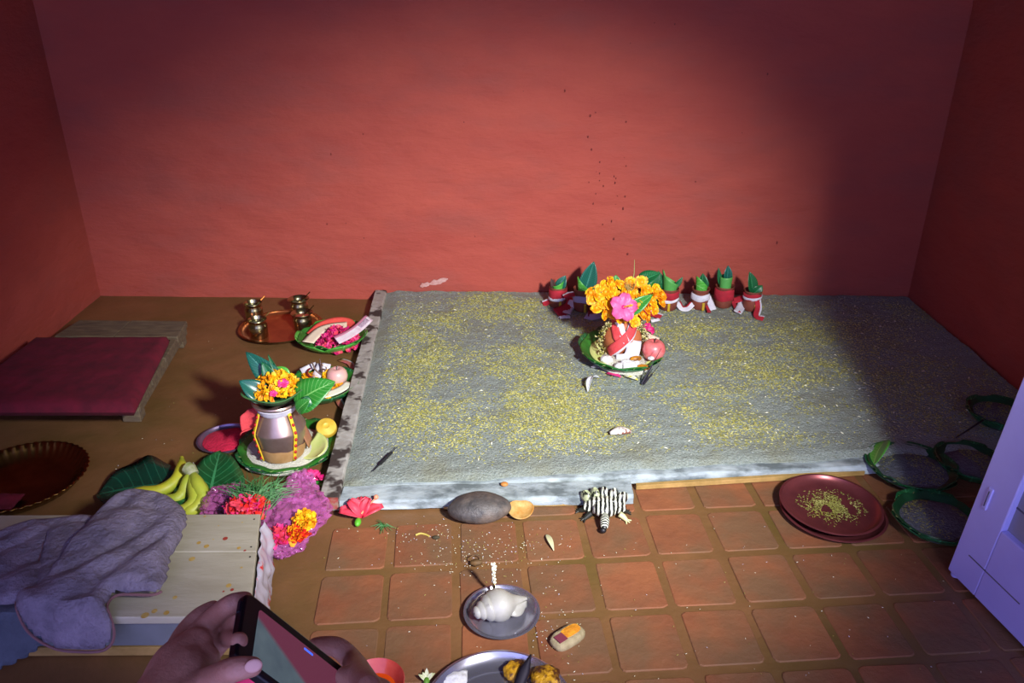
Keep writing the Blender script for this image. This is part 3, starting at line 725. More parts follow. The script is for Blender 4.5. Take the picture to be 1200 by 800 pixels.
for sgn in (-1, 1):
    pts_ = []
    for q in range(15):
        h = .150-.150*q/14; rr_ = np.interp(h, [0, .02, .06, .09, .118, .15], [.063, .066, .072, .077, .065, .052])+.003; a = R(-90+sgn*(52-8*q/14)); pts_.append((rr_*math.cos(a), rr_*math.sin(a), h+.002))
    ribbon('garland_tape', pts_, .010, mat('yellow_garland_tape', 'd8b820', rough=.7), kal, up=[(math.cos(R(-90+sgn*46)), math.sin(R(-90+sgn*46)), .1)]*15, solid=.003)
    mb = MB()
    for q in range(1, 15, 2): p = Vector(pts_[q]); mb.ell((p.x*1.03, p.y*1.03, p.z), (.0048, .0042, .0055), 7, 5)
    obj('red_dots', mb, mat('red_dot', 'b01c14', rough=.6), kal)
rcl = MB(); rcl.grid(12, 10, lambda u, v: (-.052-.055*u-.008*nz(v*3, u*3), -.012-.025*v+.012*math.sin(u*3), .158-.05*v-.040*u+.01*math.sin(v*6+u*2)))
obj('red_cloth', rcl, coral_cl, kal, solid=.004, label='coral red cloth flap on the left of the neck')
tcl = MB(); tcl.grid(12, 10, lambda u, v: (.048+.030*u, .02+.02*u-.04*v, .150-.125*u-.01*v)); obj('tan_cloth', tcl, mat('brownish_cloth', '94604c', 'b08a50', scale=8, rough=.8), kal, solid=.004)
# leaf cup with flowers on the pot
cup = MB(); cup.lathe([(0, .0), (.04, .0), (.064, .016), (.083, .034), (.088, .038), (.084, .040), (.06, .022), (.036, .005), (0, .005)], 50, fn=lambda a, r, z: (r*(1+.05*math.sin(a*4)*(r/.08)), z))
obj('leaf_cup', cup, mat('dull_green_cup', '3c6a3c', '4c7a44', scale=25, rough=.45), kal, loc=(0, 0, .178))
kz = Vector(k0)+Vector((0, 0, .185))
pw = obj('loose_petals', petals_heap(460, .066, .050, [mari_y, mari_y, mari_y, mari, mari_y, mari], .0105, 25), [mari_y, mari_y, mari_y, mari, mari_y, mari], loc=(k0.x+.003, k0.y+.005, k0.z+.210)); tag(pw, 'yellow flower petals heaped on top of the metal water pot', 'petals'); pw['kind'] = 'stuff'
for x, y, s in ((.036, -.028, .016), (.014, -.056, .011)):
    hibiscus('small pink blossom among the yellow petals on the metal pot, ' + ('larger one' if s > .015 else 'smaller one near the rim'), (k0.x+x, k0.y+y, k0.z+(.245 if s > .015 else .228)), s, .5, .3, name='pink_blossom', pistil=False)
K = lambda x, y, y0=0: None
def at_depth(x, y, wy):
    """world point seen at pixel (x,y) lying in the vertical plane Y = wy"""
    d = ray(x, y); return Vector((0, 0, CAMH))+d*(wy/d.y)
def kleaf(b, t, wid, m, by, ty, **kw): return leaf('leaf', at_depth(b[0], b[1], by), at_depth(t[0], t[1], ty), wid, m, kal, origin=k0, **kw)
kleaf((345, 466), (288, 412), .068, teal_l, k0.y+.02, k0.y+.06, bend=.10, up=(.1, -1, .35), label='large bluish-green leaf standing at the back left')
kleaf((330, 462), (307, 424), .045, green_d, k0.y+.01, k0.y+.02, bend=.12, up=(.1, -1, .4))
kleaf((318, 470), (280, 446), .060, teal_l, k0.y-.02, k0.y-.03, bend=.2, up=(0, -.7, .8))
kleaf((312, 470), (286, 464), .04, green_d, k0.y-.03, k0.y-.05, bend=.2, up=(0, -.5, .8))
kleaf((334, 450), (314, 415), .016, green_d, k0.y+.03, k0.y+.05, bend=.1, fold=.9, up=(0, -1, .4), label='narrow dark rolled leaf')
kleaf((345, 474), (393, 447), .098, green_m, k0.y-.02, k0.y+.0, bend=.22, fold=.1, up=(-.15, -.8, .75), heart=True, label='broad heart-shaped leaf spreading right')
kleaf((340, 445), (323, 430), .04, green_b, k0.y+.05, k0.y+.07, bend=.2, up=(0, -.8, .6))
kleaf((348, 482), (363, 468), .042, green_m, k0.y-.06, k0.y-.07, bend=.2, up=(0, -.8, .6))
kleaf((352, 470), (366, 474), .038, green_d, k0.y-.05, k0.y-.05, bend=.2, up=(0, -.6, .8))
# things on plate C
o_ = F(383, 506, .03)
mb = MB(); mb.lathe([(0, 0), (.024, .002), (.033, .014), (.030, .027), (.010, .033), (.006, .030), (0, .030)], 28); o = obj('yellow_fruit', mb, mat('yellow_fruit_skin', 'd8b848', 'c8a030', scale=30, rough=.5), loc=(o_.x, o_.y, .034), rot=(.5, .15, 0)); tag(o, 'round yellow fruit on the right rim of the rice leaf plate', 'fruit')
mb = MB(); mb.grid(16, 10, lambda u, v: ((.016+.085*v**.8)*math.cos(-.5+1.5*u), (.016+.085*v**.8)*math.sin(-.5+1.5*u), .006+.030*v*v))
o = obj('fruit_slice', mb, fruit_g, loc=(k0.x+.03, k0.y+.0, .017), solid=.004); tag(o, 'pale green fruit slice leaning right of the metal pot', 'fruit slice')
hibiscus('pink rose-like blossom in front of the rice leaf plate, above the plastic bag', F(366, 558, .03), .026, .3, 1, m=pink_p, name='pink_blossom', pistil=False)
hibiscus('small magenta blossom right beside the larger one above the plastic bag', F(378, 560, .03), .016, .3, 2, m=mag_p, name='pink_blossom', pistil=False)
g_ = Vector(F(368, 568, .0))
o = leaf('fallen_leaf', F(355, 574, .004), F(384, 566, .010), .05, green_m, heart=False); tag(o, 'green leaf under the pink blossoms beside the plastic bag', 'leaf')

# ------------------------------------------------------------------ bananas on big leaves
o = leaf('large_leaf', F(216, 566, .014), F(112, 580, .010), .25, teal_d, bend=.06, fold=.16, shape=.5, wav=.006, n=22); tag(o, 'large dark glossy leaf under the bananas', 'leaf')
o = leaf('large_leaf', F(240, 612, .006), F(258, 528, .03), .19, green_d, bend=.05, fold=.16, heart=True, wav=.004, n=20); tag(o, 'heart-shaped green leaf right of the bananas', 'leaf')
def banana(name, label, pts_, r, m, par=None, n=16):
    p = resample(pts_, n); rad = [r*(0.28+0.72*min(1, min(i/3.2, (n-1-i)/2.2)))*(1 if i > 0 else .8) for i in range(n)]
    rad[0] = r*.32; rad[-1] = r*.28; rad[1] = r*.42
    mb = MB(); mb.tube(p, rad, 9); o = obj(name, mb, m, par); 
    mb = MB(); mb.tube([p[-1]-(p[-1]-p[-2])*.2, p[-1]+(p[-1]-p[-2])*.35], [r*.27, r*.2], 6); obj('dark_tip', mb, mat('banana_tip', '3a3018', rough=.8), o)
    return o
o = banana('banana', '', [at_depth(213, 536, F(0, 556).y), F(212, 552, .055), F(203, 566, .042), F(183, 576, .034), F(154, 575, .034)], .018, ban_m); tag(o, 'single yellow banana curving left on the large dark leaf', 'banana')
t = thing('banana_bunch', 'small bunch of greenish bananas beside the single yellow banana', 'bananas', F(222, 592, 0))
T0 = Vector(t.location)
top = F(224, 551, .075)-T0
banana('banana', '', [top, F(232, 568, .065)-T0, F(238, 582, .045)-T0, F(228, 596, .028)-T0, F(213, 603, .024)-T0], .019, ban_g, t)
banana('banana', '', [top, F(227, 570, .058)-T0, F(228, 586, .040)-T0, F(218, 597, .028)-T0, F(205, 598, .024)-T0], .018, ban_g, t)
banana('banana', '', [top, F(219, 566, .058)-T0, F(214, 578, .036)-T0, F(205, 585, .028)-T0, F(188, 585, .024)-T0], .017, ban_g, t)
banana('banana', '', [F(228, 560, .06)-T0, F(238, 572, .05)-T0, F(240, 586, .032)-T0, F(232, 600, .022)-T0], .014, ban_g, t)
mb = MB(); mb.tube([F(218, 547, .085)-T0, F(223, 550, .08)-T0, F(227, 556, .07)-T0], [.017, .019, .016], 9); obj('cut_stalk', mb, ban_tip, t, label='pale fibrous cut stalk')

# ------------------------------------------------------------------ plastic bag of flowers with grass
bg0 = F(312, 615, 0)
bag = thing('plastic_bag', 'crumpled pink translucent plastic bag of flowers beside the white bench', 'bag', bg0)
def bagblob(c, r, seed, amp=.16):
    mb = MB()
    def fn(d):
        return 1+amp*nz(d.x*2.2+seed, d.y*2.2, d.z*2.2)-.34*abs(nz(d.x*4+seed, d.y*4, d.z*4))-.24*abs(nz(d.x*10, d.y*10+seed, d.z*10))+.10
    mb.ell((0, 0, 0), r, 54, 34, fn); return mb, c
for nm, c, r, sd in (('bag_body', F(345, 603, .045), (.088, .105, .048), 3), ('bag_body', F(268, 590, .042), (.070, .07, .044), 8), ('bag_fold', F(352, 572, .05), (.045, .055, .045), 12), ('bag_body', F(335, 632, .03), (.055, .06, .034), 15)):
    mb, _ = bagblob(c, r, sd); obj(nm, mb, bag_m, bag, loc=Vector(c)-bg0)
def bagpet(x, y, z, r, m, lab, sd): 
    c = F(x, y, z); o = obj('loose_petals', petals_heap(int(150), r, .02, m, .016, sd), m, loc=c); tag(o, lab, 'petals'); o['kind'] = 'stuff'
bagpet(290, 596, .088, .05, [salmon_p, pink_p, redc], 'salmon and red petals at the mouth of the pink plastic bag', 31)
for x, y, s, m_, lb_ in ((285, 593, .034, salmon_p, 'salmon pink flower at the mouth of the pink plastic bag'), (301, 590, .024, redc, 'red flower beside the salmon one at the mouth of the pink bag')):
    hibiscus(lb_, F(x, y, .105), s, .3, x, m=m_, name='bag_flower', pistil=False)
bagpet(357, 613, .076, .022, [mari_y, mari], 'yellow marigold petals pressed against the right side of the pink bag', 32)
bagpet(349, 628, .055, .018, [mari, redc], 'orange petals low on the right side of the pink bag', 33)
bagpet(326, 632, .052, .024, [pink_p, salmon_p], 'pink petals near the bottom corner of the pink bag', 34)
mb = MB(); rd = random.Random(9)
for k in range(230):
    a0 = F(rd.gauss(300, 9), rd.gauss(592, 5), .085); ang = rd.uniform(.2, 3.0); ln = rd.uniform(.04, .10)
    p2 = a0+Vector((math.cos(ang)*ln, math.sin(ang)*ln*.9, rd.uniform(.0, .05)))
    mb.tube([a0, (a0+p2)/2+Vector((rd.uniform(-.012, .012), rd.uniform(-.01, .01), .018)), p2], [.0011, .0011, .0005], 3, cap=False)
o = obj('grass_bunch', mb, mat('dull_grass', '2f6a34', '4f8448', scale=30, rough=.6)); tag(o, 'bunch of fine green grass lying on the pink plastic bag', 'grass'); o['kind'] = 'stuff'

# ------------------------------------------------------------------ white bench, towel
hb = .122
T = [F(-130, 604, hb), F(305, 602, hb), F(292, 722, hb), F(-160, 724, hb)]
T[3].y = T[2].y-.005
b0_ = (T[0]+T[1]+T[2]+T[3])/4; b0_.z = 0
bench = thing('low_bench', 'low white-painted wooden bench with a two-board top, under the purple-grey towel', 'bench', b0_)
quadslab('top_board', [lerp2(T, 0, 0), lerp2(T, 1, 0), lerp2(T, 1, .405), lerp2(T, 0, .405)], hb-.02, hb, bench_m, bench, b0_, .002)
quadslab('top_board', [lerp2(T, 0, .415), lerp2(T, 1, .415), lerp2(T, 1, 1), lerp2(T, 0, 1)], hb-.02, hb-.0005, bench_m, bench, b0_, .002)
for s_ in (0, 1):
    u0, u1 = (.955, .985) if s_ else (.015, .045)
    quadslab('side_panel', [lerp2(T, u0, .03), lerp2(T, u1, .03), lerp2(T, u1, .96), lerp2(T, u0, .96)], 0, hb-.02, bench_m, bench, b0_, .002)
quadslab('front_panel', [lerp2(T, .045, .90), lerp2(T, .955, .90), lerp2(T, .955, .955), lerp2(T, .045, .955)], .026, hb-.026, bench_side, bench, b0_, .002)
quadslab('bottom_rail', [lerp2(T, .045, .90), lerp2(T, .955, .90), lerp2(T, .955, .965), lerp2(T, .045, .965)], .001, .025, side_wood, bench, b0_, .002)
rd = random.Random(4); sp = [MB(), MB()]
stain = [mat('yellow_stain', 'b08a34', 'c0a868', scale=80, rough=.8), mat('red_stain', '9c3a2c', rough=.7)]
for k, (x, y, r_) in enumerate(((264, 631, .006), (233, 636, .005), (242, 640, .006), (280, 642, .0045), (268, 686, .006), (272, 691, .004), (225, 655, .007), (170, 721, .008), (195, 718, .006), (287, 600+45, .003), (256, 616, .002), (284, 612, .002), (250, 632, .002), (262, 693, .0025), (283, 665, .0028), (240, 605, .003), (205, 700, .005), (181, 716, .006))):
    c = F(x, y, hb)-b0_; m_ = sp[1] if k in (0, 5, 9, 13) else sp[0]; n = 10
    ring = [m_.pt((c.x+r_*math.cos(2*PI*i/n)*(1+.5*nz(i, k)), c.y+r_*1.1*math.sin(2*PI*i/n)*(1+.5*nz(i, k+9)), hb+.0006)) for i in range(n)]; m_.face(ring)
obj('yellow_stains', sp[0], stain[0], bench, smooth=False, stuff=True); obj('red_stains', sp[1], stain[1], bench, smooth=False, stuff=True)
nl = MB()
for u_ in (.90, .935):
    for v_ in (.06, .36, .46, .93): p = lerp2(T, .985, v_)-b0_; nl.ell((p.x, p.y, hb), (.0025, .0025, .001), 6, 4)
obj('nail_heads', nl, iron, bench, stuff=True)
# printed plastic hanging on the right side of the bench
mb = MB(); e0, e1 = lerp2(T, 1.0, .04), lerp2(T, 1.0, .98)
mb.grid(30, 14, lambda u, v: ((e0.x*(1-u)+e1.x*u)+.006+.030*math.sin(v*PI*.9)*(.6+.4*nz(u*6, v*3))+.01*nz(u*12, v*5), e0.y*(1-u)+e1.y*u, hb*.93*(1-v)+.004+.003*nz(u*9, 2)))
o = obj('printed_plastic_sheet', mb, bag_pr, solid=.0012); tag(o, 'whitish plastic sheet with red print hanging on the right side of the white bench', 'plastic sheet')

def towelmesh(outline, zfun, thick, seed, step=.006, fold_amp=.010, dirv=(1, .9)):
    """draped cloth: fills an outline (world XY) with a height field; edges fall to the support"""
    P_ = [Vector((p.x, p.y)) for p in outline]
    n = 10*len(P_); sm = resample([(p.x, p.y, 0) for p in P_+[P_[0]]], n)[:-1]; poly = [(p.x, p.y) for p in sm]
    xs = [p[0] for p in poly]; ys = [p[1] for p in poly]; x0, x1, y0, y1 = min(xs), max(xs), min(ys), max(ys)
    PA = np.array(poly); PB = np.roll(PA, -1, axis=0)
    nx, ny = int((x1-x0)/step)+3, int((y1-y0)/step)+3
    GX, GY = np.meshgrid(x0-step+np.arange(nx)*step, y0-step+np.arange(ny)*step, indexing='ij'); G = np.stack([GX.ravel(), GY.ravel()], 1)
    D = np.full(len(G), 1e9); inside = np.zeros(len(G), bool); NP = np.zeros_like(G)
    for a, b in zip(PA, PB):
        ab = b-a; t = np.clip(((G-a)@ab)/max(1e-12, ab@ab), 0, 1); q = a+t[:, None]*ab; dd = np.linalg.norm(G-q, axis=1); k = dd < D; D[k] = dd[k]; NP[k] = q[k]
        c = ((a[1] > G[:, 1]) != (b[1] > G[:, 1])); with_ = np.where(abs(b[1]-a[1]) < 1e-12, 1e-12, b[1]-a[1]); xi = (b[0]-a[0])*(G[:, 1]-a[1])/with_+a[0]; inside ^= (c & (G[:, 0] < xi))
    use = inside | (D < step*.6); pos = np.where((inside & (D > step*.35))[:, None], G, NP); D2 = np.where(inside, D, 0)
    idx = -np.ones(len(G), int); mb = MB()
    for i in np.nonzero(use)[0]:
        x, y = pos[i]; s_, t_ = x*dirv[0]+y*dirv[1], -x*dirv[1]+y*dirv[0]
        e = min(1, D2[i]/.022); rnd_ = math.sqrt(1-(1-e)**2)
        f_ = abs(nz(s_*3.2+seed, t_*13, seed))*1.5+abs(nz(s_*8, t_*8+seed))*.9+.35*nz(x*26, y*26, seed)
        z = zfun(x, y)+thick*rnd_+fold_amp*f_*e
        idx[i] = mb.pt((x, y, z))
    I = idx.reshape(nx, ny)
    for i in range(nx-1):
        for j in range(ny-1):
            q = (I[i, j], I[i+1, j], I[i+1, j+1], I[i, j+1])
            if min(q) >= 0: mb.face(q)
    return mb, sm
yfr = T[2].y
def support(x, y, lift=0):
    top_ = hb+.001+lift
    if y >= yfr-.004: return top_
    return max(.012, top_-(yfr-.004-y)*1.9)
def P1(l, z=hb+.02):
    out = []
    for x, y in l:
        p = F(x, y, z)
        if p.y < yfr:
            d = ray(x, y); t = (z-1.9*yfr-CAMH)/(d.z-1.9*d.y); p = Vector((0, 0, CAMH))+d*t
            if p.z < .02: p = F(x, y, .02)
        out.append(p)
    return out
towel = thing('towel', 'purple-grey towel with quilted folds draped across the white bench and over its front', 'towel', b0_)
def addcloth(name, outline, lift, thick, seed, m, par, z=hb+.02, hem=None, amp=.010, dirv=(1, .9)):
    mb, sm = towelmesh(P1(outline, z), lambda x, y: support(x, y, lift), thick, seed, fold_amp=amp, dirv=dirv)
    mb.v = [tuple(Vector(v)-b0_) if par else v for v in mb.v]
    o = obj(name, mb, m, par)
    q_ = o.modifiers.new('soften', 'SMOOTH'); q_.iterations = 4; q_.factor = .5
    q_ = o.modifiers.new('solid', 'SOLIDIFY'); q_.thickness = .004; q_.offset = 0
    if hem:
        a, b_ = hem; hm = MB(); pts_ = [Vector((p.x, p.y, support(p.x, p.y, lift)+.002)) for p in sm[int(a*len(sm)):int(b_*len(sm))]]
        hm.tube([p-b0_ for p in pts_], .0032, 6); obj('hem', hm, hem_m, par, label='brown-pink stitched hem')
    return o
addcloth('back_fold', [(0, 618), (30, 606), (62, 603), (100, 600), (122, 606), (110, 640), (90, 690), (50, 700), (-40, 705), (-70, 640)], .0, .016, 2, towel_m, towel, amp=.012)
addcloth('middle_fold', [(55, 622), (95, 612), (120, 625), (110, 680), (60, 705), (40, 690), (48, 650)], .016, .012, 6, towel_m, towel, hem=(.72, .98), amp=.010)
addcloth('main_fold', [(118, 603), (138, 588), (162, 579), (190, 582), (214, 597), (220, 612), (210, 640), (202, 655), (196, 680), (184, 697), (140, 698), (126, 710), (135, 745), (125, 765), (95, 768), (60, 762), (28, 735), (22, 700), (45, 690), (70, 660), (90, 632)], .02, .020, 9, towel_m, towel, hem=(.42, .80), amp=.019, dirv=(.75, 1.0))
sc_ = addcloth('blue_grey_cloth', [(0, 680), (40, 690), (70, 735), (60, 770), (-20, 790), (-90, 760), (-80, 690)], .0, .010, 14, cloth_m, None, z=hb*.8, amp=.008); tag(sc_, 'slate blue-grey cloth hanging under the towel at the front left of the bench', 'cloth')
# ------------------------------------------------------------------ clay pot with flowers in a leaf plate on the sand
ZS = .046
cb, cbc = leaf_dish('leaf_plate', 'leaf plate on the sand holding the clay pot, apple and cotton pieces', 730, 412, .160, z=ZS, h=.044, c=Vector((.397, 2.650, ZS)), seed=6, lm=green_d, m=green_n, leaves=7)
cb.scale = (.92, 1.10, 1)
fill = MB(); fill.lathe([(0, .012), (.06, .012), (.10, .017), (.125, .028)], 50); o = obj('plate_lining', fill, fruit_g, cb, solid=.003, label='pale yellow-green inner leaf lining')
pw = obj('rice_bed', disc_pile(.10, .022, 40, 8, 4, .2), rice, loc=(cbc.x+.005, cbc.y-.06, ZS+.014)); tag(pw, 'white rice heaped around the clay pot in the leaf plate on the sand', 'rice'); pw['kind'] = 'stuff'
kp = Vector((cbc.x+.003, cbc.y+.025, ZS+.02))
clay = thing('clay_pot', 'orange clay pot wrapped in crossed red and white cloth, crowned with marigolds, on the sand', 'pot', kp)
mb = MB(); mb.lathe([(0, 0), (.040, 0), (.058, .012), (.070, .04), (.0715, .065), (.064, .09), (.050, .108), (.043, .118), (.044, .130), (.052, .142), (.056, .147), (.055, .152), (.050, .150), (.038, .132), (.037, .118), (.06, .085), (.062, .05), (.03, .008), (0, .006)], 56)
obj('pot_body', mb, terra_l, clay)
mb = MB(); mb.lathe([(.0575, .140), (.060, .1455), (.059, .151), (.056, .150), (.0545, .143), (.0575, .140)], 48); obj('rim_ring', mb, mat('pale_orange_rim', 'd89468', rough=.6), clay)
def potr(h): return float(np.interp(h, [0, .012, .04, .065, .09, .108, .118, .13, .142, .15], [.042, .058, .070, .0715, .064, .050, .043, .044, .052, .056]))
def wrap(name, path, width, m, off=.004, par=None, m2=None, label=None):
    """strip lying on the pot: path of (angle in degrees, height)"""
    pts_ = []; ups = []
    for a, h in resample([(x[0], x[1], 0) for x in path], 18).__iter__().__class__ and [(p.x, p.y) for p in resample([(x[0], x[1], 0) for x in path], 18)]:
        r_ = potr(h)+off; a = R(a-90); pts_.append(Vector((r_*math.cos(a), r_*math.sin(a), h))); ups.append(Vector((math.cos(a), math.sin(a), .25)))
    return ribbon(name, pts_, width, m, par or clay, up=ups, mats2=m2, solid=.003, wave=.0008, label=label)
wrap('white_band', [(62, .146), (30, .11), (0, .075), (-28, .035), (-45, .018)], .040, white_cl, .005)
wrap('red_band', [(60, .146), (28, .112), (0, .082), (-30, .040), (-48, .016)], .034, coral_cl, .011, label='coral red cloth band crossing to lower left')
wrap('red_band', [(-48, .148), (-42, .118), (-18, .082), (-2, .055)], .032, coral_cl, .007, label='coral red cloth band from the upper left')
wrap('white_band', [(-26, .140), (-16, .118), (-8, .098), (4, .070)], .024, white_cl, .010)
ribbon('cloth_tail', resample([(.035, -.062, .07), (.028, -.085, .035), (.010, -.100, .012), (-.03, -.105, .008)], 12), .05, white_cl, clay, up=[(0, -1, .5)]*12, wave=.002)
def beads(name, path, r, parent, n, sd, m):
    rd = random.Random(sd); mb = MB(); pp = resample(path, 30)
    for k in range(n):
        p = pp[rd.randrange(30)]; q = Vector((rd.gauss(0, r), rd.gauss(0, r), rd.gauss(0, r)))
        mb.mi = rd.randrange(len(m)); E_ = Euler((rd.random()*6, rd.random()*6, 0)).to_matrix().to_4x4(); mb.X = Matrix.Translation(p+q) @ E_; mb.ell((0, 0, 0), (.0018, .0018, .0045), 5, 3)
    mb.X = Matrix.Identity(4); return obj(name, mb, m, parent, stuff=True)
dk = mat('dark_husk', '3a3420', rough=.8); cream_g = mat('cream_grain', 'd4cc90', rough=.7)
beads('grain_garland', [(-.048, -.035, .13), (-.070, -.03, .10), (-.082, -.028, .06), (-.076, -.045, .015)], .0062, clay, 330, 1, [dk, cream_g, grain_m])
beads('grain_garland', [(.048, -.035, .13), (.068, -.032, .10), (.080, -.030, .06), (.068, -.06, .01)], .0062, clay, 330, 2, [dk, cream_g, grain_m])
# flowers on top
fb = kp+Vector((0, 0, .15)); cm = MB(); cm.ell((0, 0, .03), (.062, .062, .045), 20, 12); obj('leaf_padding', cm, green_n, clay, loc=(0, 0, .145))
lbm = 'golden marigold in the heap crowning the clay pot on the sand'
rd = random.Random(8); sp_ = []
for k in range(900):
    x, z = rd.uniform(-1, 1), rd.uniform(-1, 1)
    if x*x+z*z > 1: continue
    X = x*.128+.004; Z = .056+z*.066+.012*x*(-1 if x < 0 else .3); Y = -.045*(1-x*x-z*z*.5)-.01+z*.035
    p = Vector((X, Y, Z))
    if all((p-q).length > .0225 for q in sp_): sp_.append(p)
    if len(sp_) > 56: break
for p in sp_:
    put_marigold(fb+p, (R(55)+rd.uniform(-.5, .5), rd.uniform(-.5, .5), rd.random()*1.5+p.x*6), rd.uniform(.78, 1.05), lbm, 'marigolds heaped on the clay pot')
hibiscus('large pink hibiscus with dark red heart in front of the marigolds on the clay pot', fb+Vector((-.016, -.088, .058)), .050, R(60), R(14), m=mat('light_pink_petal', 'ee6498', 'e04a84', scale=30, rough=.5))
mb = MB()
for k in range(34):
    a = k*2.4; mb.tube([(0, 0, 0), (.010*math.cos(a), .008*math.sin(a), .022), (.020*math.cos(a), .012*math.sin(a), .045+.01*math.sin(k))], [.0010, .0008, .0005], 3)
o = obj('dry_grass_tuft', mb, mat('dry_straw', 'a08a4c', rough=.8), loc=fb+Vector((.012, -.030, .078))); tag(o, 'small tuft of dry straw among the marigolds on the clay pot', 'grass')
mb = MB(); mb.tube([(0, 0, 0), (.006, 0, .05), (.004, 0, .10)], [.0018, .0012, .0006], 5); mb.tube([(0, 0, .0), (-.008, .0, .03)], [.0016, .001], 5)
o = obj('green_shoot', mb, mat('pale_green_stem', '8aa860', rough=.6), loc=fb+Vector((.022, .0, .10))); tag(o, 'tall thin green stem rising above the marigolds on the clay pot', 'stem')
def cleaf(b, t, w_, m, by, ty, **k): leaf('leaf', at_depth(b[0], b[1], by), at_depth(t[0], t[1], ty), w_, m, clay, origin=kp, **k)
yb = kp.y
cleaf((735, 352), (694, 338), .05, green_d, yb+.02, yb-.01, bend=.25, up=(0, -.6, .8))
cleaf((728, 371), (765, 345), .05, green_m, yb-.06, yb-.05, bend=.1, up=(0, -.9, .5), fold=.5)
cleaf((745, 335), (774, 320), .06, green_d, yb+.03, yb+.03, bend=.2, up=(0, -.5, .8))
cleaf((720, 340), (722, 322), .05, green_m, yb+.03, yb+.03, bend=.2, up=(0, -.8, .6))
cleaf((745, 350), (776, 352), .03, green_d, yb-.0, yb-.01, bend=.1, up=(0, -.8, .6), fold=.5)
# around the pot
apple('deep pink apple at the right rim of the leaf plate on the sand', F(765, 421, ZS+.02), .0415, apple_m)
hibiscus('magenta flower behind the right side of the clay pot', F(757, 388, ZS+.03), .034, R(70), .3, m=mag_p, pistil=False)
o = ribbon('paper_card', [F(754, 396, ZS+.06), F(760, 400, ZS+.045), F(770, 404, ZS+.035)], .055, mat('cream_card', 'e8dcc8', 'dcb8a0', scale=20, rough=.8), up=[(-.3, -.8, .7)]*3); tag(o, 'cream card tucked behind the deep pink apple', 'card')
cot = [mat('white_cotton_ball', 'dcdcdc', rough=.95, bump=.5, bscale=100)]
for k, (x, y, r_, lb_) in enumerate(((711, 421, .019, 'leftmost lump of white cotton below the red cloth of the clay pot'), (727, 429, .018, 'white cotton lump below the middle of the clay pot'), (762, 417, .010, 'small white cotton tuft stuck on the apple front'),)):
    mb = MB(); mb.ell((0, 0, 0), (r_*1.2, r_, r_*.7), 18, 12, lambda d: 1+.22*nz(d.x*3+k, d.y*3, d.z*3))
    o = obj('cotton_lump', mb, cot[0], loc=F(x, y, ZS+.035+(.012 if k == 2 else 0))-Vector((0, .018 if k == 2 else 0, 0))); tag(o, lb_, 'cotton')
mb = MB(); mb.grid(12, 10, lambda u, v: ((u-.5)*.068, (v-.5)*.04, .006*math.sin(u*5)+.006*nz(u*5, v*5)))
o = obj('white_cloth_piece', mb, cot[0], loc=F(740, 427, ZS+.042), rot=(.25, .0, .15), solid=.006); tag(o, 'folded white cloth piece at the front rim of the leaf plate on the sand', 'cloth')
for k, (x, y, lb_) in enumerate(((745, 420, 'brown and yellow date between the cloth and the apple'), (754, 430, 'orange dried fruit at the front right rim below the apple'))):
    mb = MB(); mb.ell((0, 0, 0), (.022, .011, .010), 14, 9, lambda d: 1+.1*nz(d.x*3, d.y*3, k)); o = obj('dried_fruit', mb, mat('dried_fruit_skin', 'd08c1c', '6a3a14', scale=40, rough=.4), loc=F(x, y, ZS+.038), rot=(0, 0, .2-.5*k)); tag(o, lb_, 'fruit')
for k, (x, y, ang, m1, lb_) in enumerate(((702, 431, -.2, white_cl, 'white petal poking out under the left of the leaf plate'), (719, 440, -.6, pink_p, 'pink and white petal under the front of the leaf plate'), (739, 443, -.7, mat('yellow_white_petal', 'd8d040', 'dcdccc', scale=60, contrast=(.42, .5)), 'yellow and white petal under the front right of the leaf plate'))):
    c = F(x, y, ZS+.006); dv = Vector((math.cos(ang), math.sin(ang), 0))*.03
    o = leaf('loose_petal', c-dv, c+dv+Vector((0, 0, .002)), .026, m1, bend=.15); tag(o, lb_, 'petal')
mb = MB()
o = leaf('shell_piece', F(689, 459, ZS+.006), F(703, 443, ZS+.012), .022, mat('white_shell_piece', 'd4d8dc', rough=.6), bend=.5, fold=.6, up=(-.5, 0, 1)); tag(o, 'curved white coconut shaving on the sand left of the leaf plate', 'shaving')
for k, (a, b_) in enumerate((((752, 450), (775, 408)), ((752, 450), (764, 432)), ((753, 450), (771, 428)))):
    p, q = F(a[0], a[1], ZS+.004), at_depth(b_[0], b_[1], F(762, 437, ZS+.02).y); q = Vector((q.x, q.y, max(q.z, ZS+.03)))
    mb = MB(); mb.tube([Vector((0, 0, 0)), (q-p)], [.0016, .0010], 6); mb.tube([Vector((0, 0, 0)), (q-p)*.55], [.0034, .0030], 6)
    o = obj('incense_stick', mb, iron, loc=p+Vector((.002*k, 0, 0))); tag(o, ('longest black incense stick leaning over the apple', 'left short black incense stick fanning from the leaf plate front', 'right short black incense stick pointing to the apple base')[k], 'incense', 'incense sticks at the leaf plate')
# stick pieces and shells lying on the sand
p, q = F(437, 552, .05), F(466, 523, .056)
mb = MB(); mb.tube([p, p+(q-p)*.3], [.0012, .002], 5); mb.tube([p+(q-p)*.3, p+(q-p)*.75], [.0048, .0042], 7); mb.tube([p+(q-p)*.75, q], [.0014, .0008], 5)
o = obj('incense_bundle', mb, mat('charred_bundle', '16181a', rough=.7)); tag(o, 'black incense bundle lying on the sand at the front left corner', 'incense')
mb = MB(); mb.grid(14, 8, lambda u, v: ((u-.5)*.066, (v-.5)*.024*(.4+math.sin(PI*u)), .010*math.sin(PI*u)+.006*math.sin(PI*v)))
o = obj('coconut_piece', mb, mat('coconut_shaving', 'd0ccc4', '7a4a38', scale=30, rough=.8, contrast=(.5, .56)), loc=F(727, 507, .054), rot=(.2, 0, .15), solid=.004); tag(o, 'brown-edged white coconut piece on the sand in front centre', 'coconut piece')
